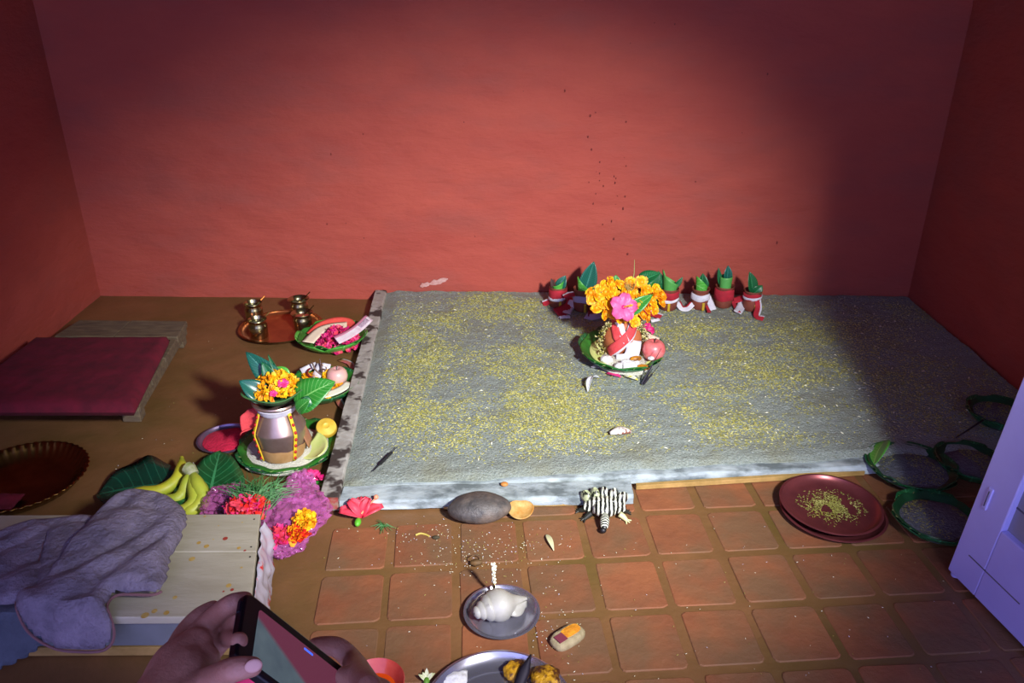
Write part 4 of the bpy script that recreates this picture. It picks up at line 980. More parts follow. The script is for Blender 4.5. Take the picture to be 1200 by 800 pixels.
mb = MB(); mb.ell((0, 0, 0), (.011, .009, .006), 12, 8); o = obj('betel_nut', mb, mat('nut_brown', 'b87838', rough=.6), loc=F(591, 567, .042)); tag(o, 'small brown nut on the ash-whitened front plank', 'nut')

# ------------------------------------------------------------------ seven small clay cups along the wall
def roll(name, parent, h, r0, r1, m, cut=0.0, cutdir=0.0, spiral=.15, z0=.06, lean=(0, 0), label=None, tip=0):
    mb = MB()
    def fn(u, v):
        a = -PI*.95+2*PI*1.08*u; top = h*(1+cut*math.cos(a-cutdir))+tip*max(0, math.cos(a-cutdir))**6; z = z0+top*v; r_ = (r0+(r1-r0)*v)*(1-spiral*.5*u)
        return (r_*math.cos(a)+lean[0]*v*v, r_*math.sin(a)+lean[1]*v*v, z)
    mb.grid(26, 9, fn, uvs=True); return obj(name, mb, m, parent, solid=.0012, label=label)
CP = [(654, 361, 'p1'), (683, 365, 'p2'), (757, 365, 'p3'), (784, 364, 'p4'), (821, 363, 'p5'), (849, 361, 'p6'), (882, 365, 'p7')]
CL = ['small clay cup with a curled leaf tip, first from the left along the wall', 'small clay cup with a tall upright leaf, lavender band, second from the left',
      'small clay cup mostly hidden behind the marigold-crowned clay pot', 'small clay cup with a broad pale green leaf roll, just right of the clay pot',
      'small clay cup with a white band and a green leaf roll', 'small clay cup wrapped in red with square-cut leaf roll, second from the right', 'small clay cup with dark leaf and ribbon tail, rightmost along the wall']
cups = []
for k, (x, y, _) in enumerate(CP):
    c = F(x, y, ZS); c.y += .03; c.z = ZS-.004
    t = thing('clay_cup', CL[k], 'cup', c, 0, 'clay cups along the wall'); cups.append((t, c))
    s_ = (1.0, 1.08, 1.0, 1.05, 1.0, 1.04, .98)[k]
    mb = MB(); mb.lathe([(r_*s_, z_*s_) for r_, z_ in ((0, 0), (.027, 0), (.033, .006), (.036, .03), (.035, .055), (.032, .072), (.034, .080), (.038, .088), (.037, .091), (.033, .088), (.029, .076), (.031, .05), (.028, .006), (0, .005))], 32)
    obj('cup_body', mb, terra, t)
    bm_ = (red_cl, lav_cl, white_cl, red_cl, white_cl, red_cl, red_cl)[k]; lo, hi = ((.040, .082), (.040, .066), (.040, .066), (.050, .080), (.042, .070), (.034, .080), (.052, .080))[k]
    mb = MB(); mb.lathe([(.0362*s_, lo*s_), (.0392*s_, (lo+.003)*s_), (.0382*s_, (hi-.004)*s_), (.0358*s_, hi*s_), (.0345*s_, (hi-.003)*s_), (.0352*s_, (lo+.004)*s_), (.0362*s_, lo*s_)], 32, fn=lambda a, r, z: (r*(1+.02*math.sin(a*5+k)), z+.002*math.sin(a*3+k)))
    obj('cloth_band', mb, bm_, t)
    if k in (0, 3, 6):
        mb = MB(); zz = (.044, .047, 0, .046, 0, 0, .062)[k]*s_; mb.lathe([(.0375*s_, zz-.006*s_*(k != 3)), (.0405*s_, zz), (.0395*s_, zz+.007*s_*(1 if k != 3 else .3)), (.0365*s_, zz+.006*s_), (.0375*s_, zz-.006*s_)], 32, fn=lambda a, r, z: (r, z+.004*math.sin(a+1)))
        obj('white_band', mb, white_cl, t)
    if k in (0, 1, 3, 4, 6):
        mb = MB(); mb.grid(4, 8, lambda u, v: ((u-.5)*.010+.008*(k != 3)+(-.004 if k == 3 else 0), -.0368*s_, .003+.034*s_*v+(.002*nz(u*3, v*5, k)))); obj('yellow_mark', mb, mat('yellow_paste', 'c8a818', 'a88a1c', scale=60, rough=.8), t, solid=.002)
lt = [c[0] for c in cups]
roll('leaf_roll', lt[0], .035, .018, .024, green_b, .35, R(0), z0=.07)
leaf('leaf', (0, .004, .07), (.030, .0, .138), .046, teal_l, lt[0], bend=.2, up=(-.3, -1, .2))
leaf('leaf', (-.014, 0, .07), (-.030, .0, .125), .022, mat('brown_leaf', '3c2018', rough=.6), lt[0], bend=.1, up=(0, -1, .2))
roll('leaf_roll', lt[1], .045, .020, .026, green_b, .6, R(180), z0=.075)
leaf('leaf', (.002, .0, .06), (.040, .0, .212), .072, teal_l, lt[1], bend=.04, up=(-.1, -1, .1), fold=.35, label='tall dark upright leaf')
roll('leaf_roll', lt[2], .05, .020, .03, green_m, .3, 0, z0=.07)
leaf('leaf', (0, .0, .08), (.05, 0, .165), .05, green_d, lt[2], bend=.1, up=(0, -1, .2))
roll('leaf_roll', lt[3], .060, .024, .036, mat('pale_leaf_back', '5aa850', '4f9a4a', scale=30, rough=.5), .35, R(190), z0=.07, tip=.025)
leaf('leaf', (.020, .0, .09), (.050, .0, .142), .022, green_d, lt[3], bend=.1, up=(0, -1, .2))
leaf('leaf', (-.020, .008, .08), (-.050, .01, .165), .03, green_d, lt[3], bend=.1, up=(0, -1, .2))
roll('leaf_roll', lt[4], .048, .022, .027, green_b, .55, R(200), z0=.07)
leaf('leaf', (.004, .008, .07), (.004, .012, .150), .050, green_d, lt[4], bend=.1, up=(0, -1, .1), fold=.5)
roll('leaf_roll', lt[5], .060, .024, .027, mat('pale_leaf_back', '5aa850'), .02, 0, z0=.075)
leaf('leaf', (.006, .004, .11), (.004, .006, .180), .036, teal_l, lt[5], bend=.1, up=(0, -1, .1), fold=.5)
leaf('leaf', (-.020, .0, .09), (-.036, .0, .172), .020, green_d, lt[5], bend=.05, up=(0, -1, .2))
leaf('leaf', (0, 0, .07), (-.026, .0, .168), .046, green_d, lt[6], bend=.1, up=(.3, -1, .2), fold=.4)
leaf('leaf', (.0, .0, .07), (.034, -.004, .110), .044, green_d, lt[6], bend=.3, up=(0, -1, .4))
# ribbons from cup to cup
def crib(name, lab, pts_, w_, m, m2=None, up=None):
    pp = resample([F(x, y, ZS+.004+z_) for x, y, z_ in pts_], 14); o = ribbon(name, pp, w_, m, up=[up or (0, -.55, .85)]*14, mats2=m2, wave=.001); tag(o, lab, 'ribbon'); return o
crib('cloth_ribbon', 'red strip with white edge left of the first clay cup', [(636, 356, .0), (643, 353, .012), (648, 350, .03)], .032, red_cl, white_cl)
crib('cloth_ribbon', 'broad red cloth strip on the sand between the first two clay cups', [(652, 367, 0), (661, 363, .004), (668, 357, .008), (673, 350, .025)], .05, red_cl)
crib('cloth_ribbon', 'white cloth strip hanging beside the second clay cup', [(664, 367, 0), (668, 360, .003), (672, 352, .02)], .034, white_cl)
crib('cloth_ribbon', 'red and white strip joining the tops of the first two clay cups', [(661, 348, .06), (667, 345, .068), (673, 344, .07)], .026, red_cl, white_cl)
crib('cloth_ribbon', 'small flat white scrap in front of the first clay cup', [(656, 372, 0), (662, 371, .002), (668, 371, 0)], .014, white_cl)
crib('cloth_ribbon', 'lavender-white sash sagging right of the second clay cup', [(686, 370, 0), (697, 371, .004), (708, 365, .012), (716, 352, .035)], .03, lav_cl)
crib('cloth_ribbon', 'dark crimson cloth strip behind the lavender-white sash', [(689, 367, .01), (700, 367, .01), (710, 362, .02)], .03, mat('crimson_cotton', '7c1626', rough=.9))
crib('cloth_ribbon', 'red strip with white edge on the sand right of the clay pot', [(753, 365, .004), (764, 367, .004), (775, 371, .002)], .030, red_cl, white_cl)
crib('cloth_ribbon', 'small white ribbon end on the sand right of the clay pot', [(763, 376, .0), (768, 375, .003), (773, 374, .002)], .014, white_cl)
crib('cloth_ribbon', 'white ribbon loop on the sand between pale leaf cup and white-banded cup', [(794, 353, .02), (799, 361, .002), (806, 361, .002), (812, 355, .02)], .026, white_cl, red_cl)
crib('cloth_ribbon', 'white strip hanging right of the white-banded clay cup', [(829, 347, .045), (833, 356, .02), (836, 363, .002)], .028, white_cl)
crib('cloth_ribbon', 'red ribbon tail at the right foot of the white-banded clay cup', [(828, 355, .02), (830, 362, .004), (831, 366, .0)], .016, red_cl)
crib('cloth_ribbon', 'red strip stretched from the red-wrapped cup to the rightmost cup', [(860, 352, .02), (868, 350, .03), (878, 346, .05)], .03, red_cl)
crib('cloth_ribbon', 'white strip standing between the last two clay cups', [(864, 366, .0), (868, 360, .006), (871, 352, .02)], .034, white_cl)
crib('cloth_ribbon', 'narrow dark red strip left of the white one between the last two cups', [(859, 352, .02), (862, 360, .004), (866, 366, .0)], .016, red_cl)
crib('cloth_ribbon', 'red ribbon tail falling in front of the rightmost clay cup', [(888, 351, .05), (889, 360, .02), (887, 370, .002), (895, 373, .0)], .028, red_cl, white_cl)

# ------------------------------------------------------------------ objects on the tiles
c = F(562, 607, 0); mb = MB()
mb.ell((0, 0, .036), (.083, .050, .037), 48, 28, lambda d: 1+.07*nz(d.x*1.3+2, d.y*1.3, d.z)+.008*nz(d.x*7, d.y*7, d.z*7)); o = obj('grey_stone', mb, stone_m, loc=(c.x, c.y, -.001), rot=(0, 0, R(5))); tag(o, 'smooth oval dark grey river stone against the front plank', 'stone')
c = F(610, 604, .0); mb = MB(); 
mb.lathe([(0, -.026), (.020, -.022), (.033, -.006), (.036, .004), (.034, .006), (.030, .003), (.018, -.003), (0, -.005)], 32, fn=lambda a, r, z: (r*(1-.5*max(0, math.sin(a))**1.5), z)); o = obj('coconut_half', mb, coc_in, loc=(c.x, c.y, .027), rot=(R(28), 0, 0)); o.data.materials.append(coc_out)
for p_ in o.data.polygons:
    if p_.center.z < -.001 and p_.normal.z < .2: p_.material_index = 1
tag(o, 'halved coconut with golden flesh right of the grey stone', 'coconut')
# turtle
c = F(708, 604, 0); tt = thing('turtle_figurine', 'black and white striped turtle figurine facing the viewer, at the corner of the short plank', 'figurine', c, R(-4))
strp = bpy.data.materials.new('black_white_stripes'); strp.use_nodes = True
nt = strp.node_tree; g_n = nt.nodes.new('ShaderNodeTexCoord'); wv = nt.nodes.new('ShaderNodeTexWave'); wv.bands_direction = 'X'; wv.inputs['Scale'].default_value = 27; wv.inputs['Distortion'].default_value = 2.2; wv.inputs['Detail Scale'].default_value = 2
cr_n = nt.nodes.new('ShaderNodeValToRGB'); cr_n.color_ramp.interpolation = 'CONSTANT'; cr_n.color_ramp.elements[0].color = lin('1a1c1a'); cr_n.color_ramp.elements[1].position = .55; cr_n.color_ramp.elements[1].color = lin('d8dcc8')
nt.links.new(g_n.outputs['Object'], wv.inputs['Vector']); nt.links.new(wv.outputs['Fac'], cr_n.inputs[0]); nt.links.new(cr_n.outputs[0], nt.nodes['Principled BSDF'].inputs['Base Color']); nt.nodes['Principled BSDF'].inputs['Roughness'].default_value = .35
strz = strp.copy(); strz.node_tree.nodes['Wave Texture'].bands_direction = 'Y'; strz.node_tree.nodes['Wave Texture'].inputs['Scale'].default_value = 55
mb = MB()
def tfn(d):
    a = math.atan2(d.y, d.x); back = max(0, d.y+.3); return (1 if d.y > -.1 else 1-.45*min(1, (abs(d.x)**2)*1.2))*(1+.13*abs(math.sin(a*4.0))*back*(1-abs(d.z)*.5)+.03*math.cos(a*8))
mb.ell((0, .004, .026), (.056, .036, .024), 64, 24, tfn); obj('shell', mb, strp, tt)
for k, (x, y) in enumerate(((-.046, .020), (-.024, .034), (.0, .040), (.024, .035), (.045, .020))):
    mb = MB(); mb.X = Matrix.Translation((x*1.04, y+.006, .038)) @ Matrix.Rotation(-x*14, 4, 'Z'); mb.ell((0, 0, 0), (.0125, .018, .017), 14, 9, lambda d: 1+.45*max(0, d.y)**3+.3*max(0, d.z)**4); obj('shell_lobe', mb, strp if k > 1 else mat('pale_lobed_paint', '26281f', 'a8b088', scale=45, rough=.4, contrast=(.46, .5)), tt)
mb = MB(); mb.tube(resample([(0, -.028, .026), (-.001, -.046, .024), (-.002, -.062, .018), (-.004, -.074, .013)], 12), [.008, .0085, .010, .0115, .0125, .0125, .012, .0115, .011, .010, .008, .005], 12); obj('head', mb, strz, tt)
mb = MB(); mb.ell((-.006, -.078, .012), (.009, .008, .008), 12, 8); obj('snout', mb, black_m, tt)
for k, (x, y, a) in enumerate(((.050, -.014, -40), (-.044, -.016, 215), (.052, .014, 10), (-.056, .010, 170))):
    mb = MB(); a = R(a); dx, dy = math.cos(a), math.sin(a); mb.tube([(x*.8, y*.8, .016), (x, y, .010), (x+dx*.012, y+dy*.012, .004)], [.008, .008, .005], 8)
    for q in (-.5, 0, .5): mb.tube([(x+dx*.010, y+dy*.010, .005), (x+math.cos(a+q)*.022, y+math.sin(a+q)*.022, .002)], [.003, .0015], 5)
    obj('leg', mb, mat('cream_foot', 'c8c890', rough=.5) if k == 0 else mat('dark_foot', '24261e', rough=.5), tt)
# fallen hibiscus near the short plank
hf = F(424, 609, .0)
t = thing('hibiscus_flower', 'pinkish red hibiscus lying on its side by the left end of the short plank', 'flower', hf)
for k, (a, el, s_) in enumerate(((180, .35, 1.0), (150, .8, .9), (25, .3, 1.0), (60, .9, .85), (95, .6, .9))):
    mb = MB(); mb.X = Matrix.Translation((0, .004, .008)) @ Matrix.Rotation(R(a), 4, 'Z') @ Matrix.Rotation(-el, 4, 'Y')
    mb.grid(9, 9, lambda u, v: (u*.062*s_, (v-.5)*.050*s_*math.sin(PI*(.1+.75*u)), .012*math.sin(PI*u)+.004*math.sin(v*PI*4)*u)); obj('petal', mb, salmon_p, t, solid=.001)
mb = MB(); mb.tube([(0, 0, .02), (.018, .018, .035), (.034, .034, .045)], [.0028, .0022, .002], 6); mb.ell((.036, .036, .048), (.007, .007, .007), 8, 5); obj('pistil', mb, mat('peach_pistil', 'e8906a', rough=.6), t)
mb = MB(); mb.ell((-.006, -.022, .010), (.009, .016, .009), 10, 7); obj('green_base', mb, mat('fresh_green', '5ab02c', rough=.5), t)
mb = MB(); rd = random.Random(2)
for k in range(22): a = rd.uniform(0, 6.28); l = rd.uniform(.012, .035); mb.tube([(0, 0, .002), (math.cos(a)*l*.5, math.sin(a)*l*.5, .008), (math.cos(a)*l, math.sin(a)*l, .003)], [.001, .001, .0005], 3)
o = obj('grass_sprig', mb, mat('dull_grass', '2f6a34'), loc=F(450, 617, 0)); tag(o, 'little green grass sprig right of the fallen hibiscus', 'grass')
# steel plate with conch and incense holder
sp1, s1c = round_dish('steel_plate', 'small round steel plate holding the white conch shell', 'plate', 588, 721, .0865, .014, steel, .004, .74, .0015)
cn = thing('conch_shell', 'white conch shell lying in the small steel plate', 'shell', (s1c.x-.010, s1c.y-.006, .004), R(27))
sec = [(-.058, .006), (-.053, .0135), (-.049, .0140), (-.0475, .0125), (-.041, .0205), (-.037, .0212), (-.0355, .0190), (-.027, .0285), (-.021, .0300), (-.0195, .0285), (-.010, .0350), (.002, .0375), (.012, .0365), (.022, .031), (.033, .022), (.044, .0145), (.058, .0095), (.068, .006), (.075, .0035)]
mb = MB(); n = 30; rings = []
for i, (x, r_) in enumerate(sec):
    row = []
    for k in range(n):
        a = 2*PI*k/n; rr_ = r_*1.10*(1+.10*((k/n+i*.09) % 1.0)-.05)
        if x > .0: rr_ *= 1+.20*math.exp(-((a-R(300))/.5)**2)
        row.append(mb.pt((x, rr_*math.cos(a)*.95, .033+rr_*math.sin(a)*.9-.22*max(0, x-.02))))
    rings.append(row)
for A, B in zip(rings, rings[1:]):
    for k in range(n): mb.face((A[k], A[(k+1) % n], B[(k+1) % n], B[k]))
mb.face(rings[0][::-1]); mb.face(rings[-1]); obj('shell_body', mb, shell_m, cn)
mb = MB(); mb.ell((-.056, -.002, .034), (.003, .0045, .0035), 10, 6); obj('blow_hole', mb, black_m, cn)
mb = MB(); mb.grid(14, 6, lambda u, v: (.004+.066*u, -.010-.024*math.sin(PI*min(1, u*1.05))*(.2+.8*v), .036-.018*v-.012*u)); obj('shell_lip', mb, shell_m, cn, solid=.002)
ih = thing('incense_holder', 'brass incense holder with a budded stem standing at the back of the steel plate', 'holder', (F(579, 700, .003).x, F(579, 700, .003).y, .003))
mb = MB(); mb.lathe([(0, 0), (.021, 0), (.021, .003), (.016, .008), (.008, .014), (.004, .02), (.0035, .03), (.0045, .034), (.003, .04), (.0028, .085), (0, .087)], 24); obj('holder_base', mb, brass, ih)
mb = MB(); rd = random.Random(6)
for k in range(26):
    z_ = .045+.058*k/26; a = k*2.4; q_ = .0030+.0018*math.sin(k*1.3); mb.ell((q_*math.cos(a), q_*math.sin(a), z_), (.0030, .0030, .0042), 6, 4)
obj('buds', mb, chaff, ih, stuff=True)
mb = MB(); mb.ell((0, 0, .008), (.016, .009, .008), 12, 8, lambda d: 1+.3*nz(d.x*4, d.y*4, d.z*4)); mb.tube(resample([(-.012, 0, .01), (-.016, .012, .014), (.0, .02, .016), (.012, .016, .012), (.01, .004, .01)], 14), .0014, 5)
o = obj('dried_pod', mb, mat('dry_brown_pod', '6a4c22', '3c2c18', scale=60, rough=.7), loc=F(558, 662, 0)); tag(o, 'curled dried brown pod on the tile left of the incense holder', 'pod')
mb = MB(); mb.ell((0, 0, .004), (.010, .006, .005), 8, 5, lambda d: 1+.4*nz(d.x*4, d.y*4)); o = obj('dark_husk', mb, dk, loc=F(511, 631, 0)); tag(o, 'tiny dark husk beside crumbs left of the grey stone', 'husk')
mb = MB(); mb.tube(resample([(0, 0, .003), (.012, .006, .004), (.026, .003, .003), (.036, -.004, .003)], 10), .0028, 5); o = obj('curled_shaving', mb, mat('yellow_shaving', 'b8a44c'), loc=F(487, 628, 0)); tag(o, 'curled yellow shaving on the tiles left of the grey stone', 'shaving')
o = leaf('petal_sliver', F(640, 626, .002), F(649, 645, .005), .014, mat('pale_green_petal', 'c4c49a', rough=.6), bend=.2); tag(o, 'pale pointed petal sliver on the tile below the halved coconut', 'petal')
# stone block with paste
cblk = F(665, 750, 0); ang = R(38)
bl = thing('offering_block', 'pale oblong block smeared with yellow paste, a maroon square on one end', 'block', cblk, ang)
def sup(hx, hy, z0, z1, n=26, e=3.2, taper=.86):
    mb = MB(); pr = [(0.0, z0), (.9, z0), (1, z0+(z1-z0)*.25), (.99, z0+(z1-z0)*.7), (taper, z1-.001), (taper*.75, z1), (0, z1)]
    rings = []
    for s_, z_ in pr:
        if s_ == 0: rings.append([mb.pt((0, 0, z_))]); continue
        rings.append([mb.pt((hx*s_*abs(math.cos(2*PI*k/n))**(2/e)*(1 if math.cos(2*PI*k/n) > 0 else -1), hy*s_*abs(math.sin(2*PI*k/n))**(2/e)*(1 if math.sin(2*PI*k/n) > 0 else -1), z_+.0006*nz(k, s_*5))) for k in range(n)])
    for A, B in zip(rings, rings[1:]):
        for k in range(n):
            k2 = (k+1) % n
            if len(A) == 1: mb.face((A[0], B[k2], B[k]))
            elif len(B) == 1: mb.face((A[k], A[k2], B[0]))
            else: mb.face((A[k], A[k2], B[k2], B[k]))
    return mb
obj('block_body', sup(.042, .024, 0, .020), block_m, bl)
obj('yellow_paste', sup(.024, .013, .0195, .0225), turm, bl, loc=(.010, .002, 0))
mb = MB(); mb.box((-.022, -.002, .0218), (.011, .0105, .0012)); obj('maroon_square', mb, maroon, bl)
# big thali
thR = .150; tf_ = F(586, 762, .018); tcn = Vector((tf_.x, tf_.y-thR, 0))
th = obj('steel_platter', dish(thR, .018, .002, .005, .80, 90), steel, loc=tcn); tag(th, 'large round steel platter with fried pieces at the bottom edge', 'platter')
rg = MB(); rg.lathe([(.104, .0022), (.107, .0036), (.110, .0022)], 80); obj('raised_ring', rg, steel, th)
for k, (x, y, r_, lb_) in enumerate(((606, 786, .029, 'browned fried round piece left of the dark knife on the steel platter'), (640, 794, .034, 'golden fried piece right of the dark knife on the steel platter'))):
    mb = MB(); mb.ell((0, 0, 0), (r_, r_*.95, .014), 30, 16, lambda d: 1+.16*nz(d.x*3+k*4, d.y*3, d.z*2)-.12*abs(nz(d.x*7, d.y*7+k, d.z*3))); o = obj('fried_fritter', mb, fried, loc=F(x, y, .016), rot=(.1, 0, k)); tag(o, lb_, 'food')
kn = thing('dark_knife', 'dark-bladed knife lying between the fried pieces, pointing up', 'knife', F(613, 790, .03))
kq = F(622, 767, .045)-Vector(kn.location); kd = kq.normalized()
mb = MB(); mb.X = basis(kd, (.2, -.3, 1)); Lk = kq.length
mb.grid(12, 5, lambda u, v: (Lk*(-.8+1.8*u), (v-.5)*.022*(1 if u < .55 else max(.02, 1-(u-.55)/.45)), .003*math.sin(PI*v))); obj('blade', mb, iron, kn, solid=.003)
mb = MB(); mb.X = basis(kd, (.2, -.3, 1)); mb.tube([(-Lk*.7, 0, 0), (-Lk*1.5, 0, -.006), (-Lk*2.6, 0, -.012)], [.008, .010, .009], 10, flat=.7); obj('handle', mb, black_m, kn)
mb = MB(); mb.grid(12, 10, lambda u, v: ((u-.5)*.05, (v-.5)*.04, .008*math.sin(PI*u)*math.sin(PI*v)+.004*nz(u*5, v*5))); o = obj('white_cloth_piece', mb, cot[0], loc=F(533, 795, .006), solid=.004); tag(o, 'white cotton piece at the left side of the steel platter', 'cotton')
t = thing('flower_bud', 'pale green and white flower bud on the tile left of the steel platter', 'flower bud', F(500, 800, 0))
for k in range(5):
    a = k*1.256+.4; leaf('petal', (0, 0, .004), (.018*math.cos(a), .022*abs(math.sin(a))*(1 if math.sin(a) > 0 else .6)+.004, .014), .009, mat('pale_bud', 'c4cc94', 'e0e0c8', scale=60), t, bend=.2)
mb = MB(); mb.ell((0, 0, .006), (.007, .010, .006), 8, 6); obj('bud_base', mb, stem_g, t)
# red bowl
bc_ = F(440, 802, .03); mb = MB(); mb.lathe([(0, 0), (.030, 0), (.034, .004), (.052, .03), (.058, .040), (.0595, .041), (.058, .0425), (.050, .032), (.030, .006), (0, .005)], 48)
o = obj('red_bowl', mb, mat('red_enamel', 'a8342c', 'b8483c', scale=30, rough=.25, coat=.3), loc=(bc_.x, bc_.y, 0)); tag(o, 'small red bowl beside the right hand at the bottom edge', 'bowl')
mb = MB(); mb.lathe([(0, .019), (.041, .019), (0, .0195)], 32); o = obj('orange_liquid', mb, orange_liq, loc=(bc_.x, bc_.y, 0)); tag(o, 'orange liquid filling the small red bowl', 'liquid')
# copper plates
cpl, cpc = round_dish('copper_plate', 'lower of two stacked dark copper plates right of the tiles', 'plate', 975, 603, .137, .016, copper_d, .006, .78, .002)
cpu = obj('copper_plate', dish(.133, .017, .002, .006, .78, 72), copper_d, loc=(cpc.x-.004, cpc.y+.012, .012), rot=(R(1.5), R(.5), 0)); tag(cpu, 'upper stacked copper plate with loose barley grains scattered in it', 'plate')
pts = []; rd = random.Random(12)
for k in range(1500):
    x, y = rd.gauss(.004, .042), rd.gauss(.006, .030)
    if nz(x*30, y*30) > -.25 and x*x+y*y < .0085: pts.append((cpc.x+x, cpc.y+.012+y, .0155+.0262*(y)))
o = grains('barley_grains', pts, .0033, [grain_m, gm2, gm2], None, 9); tag(o, 'olive barley grains scattered in the upper copper plate', 'grain')
# leaf plates with soil
soil = mat('dark_sandy_soil', '6c7078', '50545c', scale=90, rough=.95, bump=.8, bscale=110)
for k, (x, y, z_, r_, lb_) in enumerate(((1066, 558, .0, .118, 'soil-filled leaf plate with a bright green leaf, nearest the two stacked copper plates'), (1095, 618, .0, .108, 'soil-filled leaf plate nearest the viewer, beside the foot of the white door'),
                                      (1137, 552, .004, .098, 'soil-filled leaf plate between the front one and the back one, half behind the door'), (1170, 494, .048, .095, 'dark soil-filled leaf plate farthest back, by the right wall'))):
    t, c = leaf_dish('leaf_plate', lb_, x, y, r_, z=z_, h=.038, seed=20+k, lm=green_d, m=green_k, leaves=6, group='leaf plates filled with soil')
    so_ = obj('soil', disc_pile(r_*.90, .016, 44, 8, k, .12), soil, t, loc=(0, 0, .024), stuff=True)
    rd = random.Random(30+k); pts = []
    for q in range(520):
        a = rd.random()*6.28; q_ = math.sqrt(rd.random())*r_*.78
        if nz(q_*math.cos(a)*14+k, q_*math.sin(a)*14) > -.15: pts.append((q_*math.cos(a), q_*math.sin(a), .024+.016*(1-(q_/(r_*.9))**2.2)+.0005))
    g_ = grains('barley_grains', pts, .0032, [gm2, gm2, grain_m], t, 40+k)
    if k == 0:
        lf_ = leaf('leaf', c+Vector((-r_*.95, .0, .035)), c+Vector((-r_*.25, r_*.98, .05)), .085, green_b, t, origin=c, bend=.12, label='bright green leaf curling over the rim', up=(-.6, .3, .8))
mb = MB(); p, q = F(1120, 513, .055), F(1152, 492, .09); mb.tube([p, q], [.0018, .0032], 6); o = obj('incense_stick', mb, black_m); tag(o, 'dark stick leaning on the farthest soil-filled leaf plate', 'incense')

# ------------------------------------------------------------------ door leaf at the right
da, db_ = F(1109, 671, .0), F(1200, 765, .0); dd = (db_-da); dd.z = 0; dd.normalize()
top_off = Vector((at_depth(1200, 440, da.y).x-da.x, 0, at_depth(1200, 440, da.y).z)); lean = top_off/top_off.z
door = bpy.data.objects.new('door_1', None); COL.objects.link(door); door.location = da+Vector((0, 0, .012)); struct(door)
DW, DH, TH = .78, 1.85, .035
nrm = Vector((-dd.y, dd.x, 0)); nrm = nrm if nrm.x > 0 else -nrm      # away from the room centre
def dbox(name, u0, u1, v0, v1, m, w0=0.0, w1=TH, bevel=.003, label=None):
    mb = MB(); V = []
    for w_ in (w0, w1):
        for u, v in ((u0, v0), (u1, v0), (u1, v1), (u0, v1)): V.append(mb.pt(dd*u+lean*v+nrm*w_))
    for f_ in ((0, 1, 2, 3), (7, 6, 5, 4), (0, 4, 5, 1), (1, 5, 6, 2), (2, 6, 7, 3), (3, 7, 4, 0)): mb.face([V[i] for i in f_])
    return obj(name, mb, m, door, smooth=False, bevel=bevel, label=label)
def dpix(x, y):
    """u,v on the door face for a pixel"""
    d = ray(x, y); n_ = dd.cross(lean); o_ = Vector((0, 0, CAMH)); t = (Vector(door.location)-o_).dot(n_)/d.dot(n_); p = o_+d*t-Vector(door.location)
    v = p.z/lean.z; u = (p-lean*v).dot(dd); return u, v
su, sv = dpix(1173, 622)
DBG = ('DOOR', su, sv, dpix(1158, 582), dpix(1135, 645), dpix(1195, 715), lean)
dbox('stile', 0, su, 0, DH, door_m); dbox('stile', DW-su, DW, 0, DH, door_m)
dbox('rail', su, DW-su, 0, sv, door_m); dbox('rail', su, DW-su, DH-sv, DH, door_m); dbox('rail', su, DW-su, .80, .90, door_m)
dbox('panel', su-.005, DW-su+.005, sv-.005, .805, mat('grey_panel', '8f8d9c', '83808f', scale=6, rough=.5), .016, .026); dbox('panel', su-.005, DW-su+.005, .895, DH-sv+.005, mat('grey_panel', '8f8d9c'), .016, .026)
dbox('panel_joint', su, DW-su, sv+.06, sv+.064, scratch, .0145, .017, .0005)
(u_, v_) = dpix(1158, 584); dbox('latch_slot', u_-.007, u_+.007, v_-.028, v_+.028, door_m, -.004, .002, .002, label='small raised painted latch plate'); dbox('slot_line', u_-.0015, u_+.0015, v_-.02, v_+.02, scratch, -.0048, -.003, .0003)
ua, va = dpix(1137, 646); ub, vb = dpix(1193, 712)
dbox('crack', min(ua, ub), max(ua, ub), (va+vb)/2-.0015, (va+vb)/2+.0015, scratch, -.0006, .002, .0003)
mb = MB(); mb.lathe([(0, -.012), (.011, -.012), (.011, .02), (0, .02)], 16); obj('pivot_peg', mb, door_m, door, loc=dd*.012+nrm*.016)

# ------------------------------------------------------------------ hands with a phone
def solve_phone():
    ra, rb, rd_ = ray(289, 690)/FPX, ray(413, 789)/FPX, ray(276, 769)/FPX
    best = None
    for a in np.arange(.70, .86, .004):
        A = ra*float(a)
        for b_ in np.arange(.60, .95, .004):
            B = rb*float(b_); e1 = (A-B).length-.155
            if abs(e1) > .004: continue
            for d_ in np.arange(.60, .95, .004):
                D = rd_*float(d_); e2 = (A-D).length-.076
                if abs(e2) > .003: continue
                e3 = abs((B-A).normalized().dot((D-A).normalized()))
                s_ = e3*2+abs(e1)*20+abs(e2)*20+abs(a-.78)*.3+(.5 if d_ > a else 0)
                if best is None or s_ < best[0]: best = (s_, a, b_, d_)
    return best
_, pa_, pb_, pd_ = solve_phone()
A = Q(289, 690, pa_); B = Q(413, 789, pb_); D = Q(276, 769, pd_)
ex = (B-A).normalized(); ey = (A-D); ey = (ey-ex*ey.dot(ex)).normalized(); ez = ex.cross(ey)
if ez.dot(Vector((0, 0, CAMH))-A) < 0: ez = -ez
ctr = A+ex*.0775-ey*.038
PM = Matrix((ex, ey, ez)).transposed().to_4x4(); PM.translation = ctr
ph = thing('smartphone', 'black smartphone held in two hands, its screen showing the sand bed', 'phone'); ph.matrix_world = PM; ph.location = PM.translation; ph.rotation_euler = PM.to_euler()
def rrect(hx, hy, r_, n=7):
    out = []
    for cx, cy, a0 in ((1, 1, 0), (-1, 1, 90), (-1, -1, 180), (1, -1, 270)):
        for k in range(n): a = R(a0+90*k/(n-1)); out.append((cx*(hx-r_)+r_*math.cos(a), cy*(hy-r_)+r_*math.sin(a)))
    return out
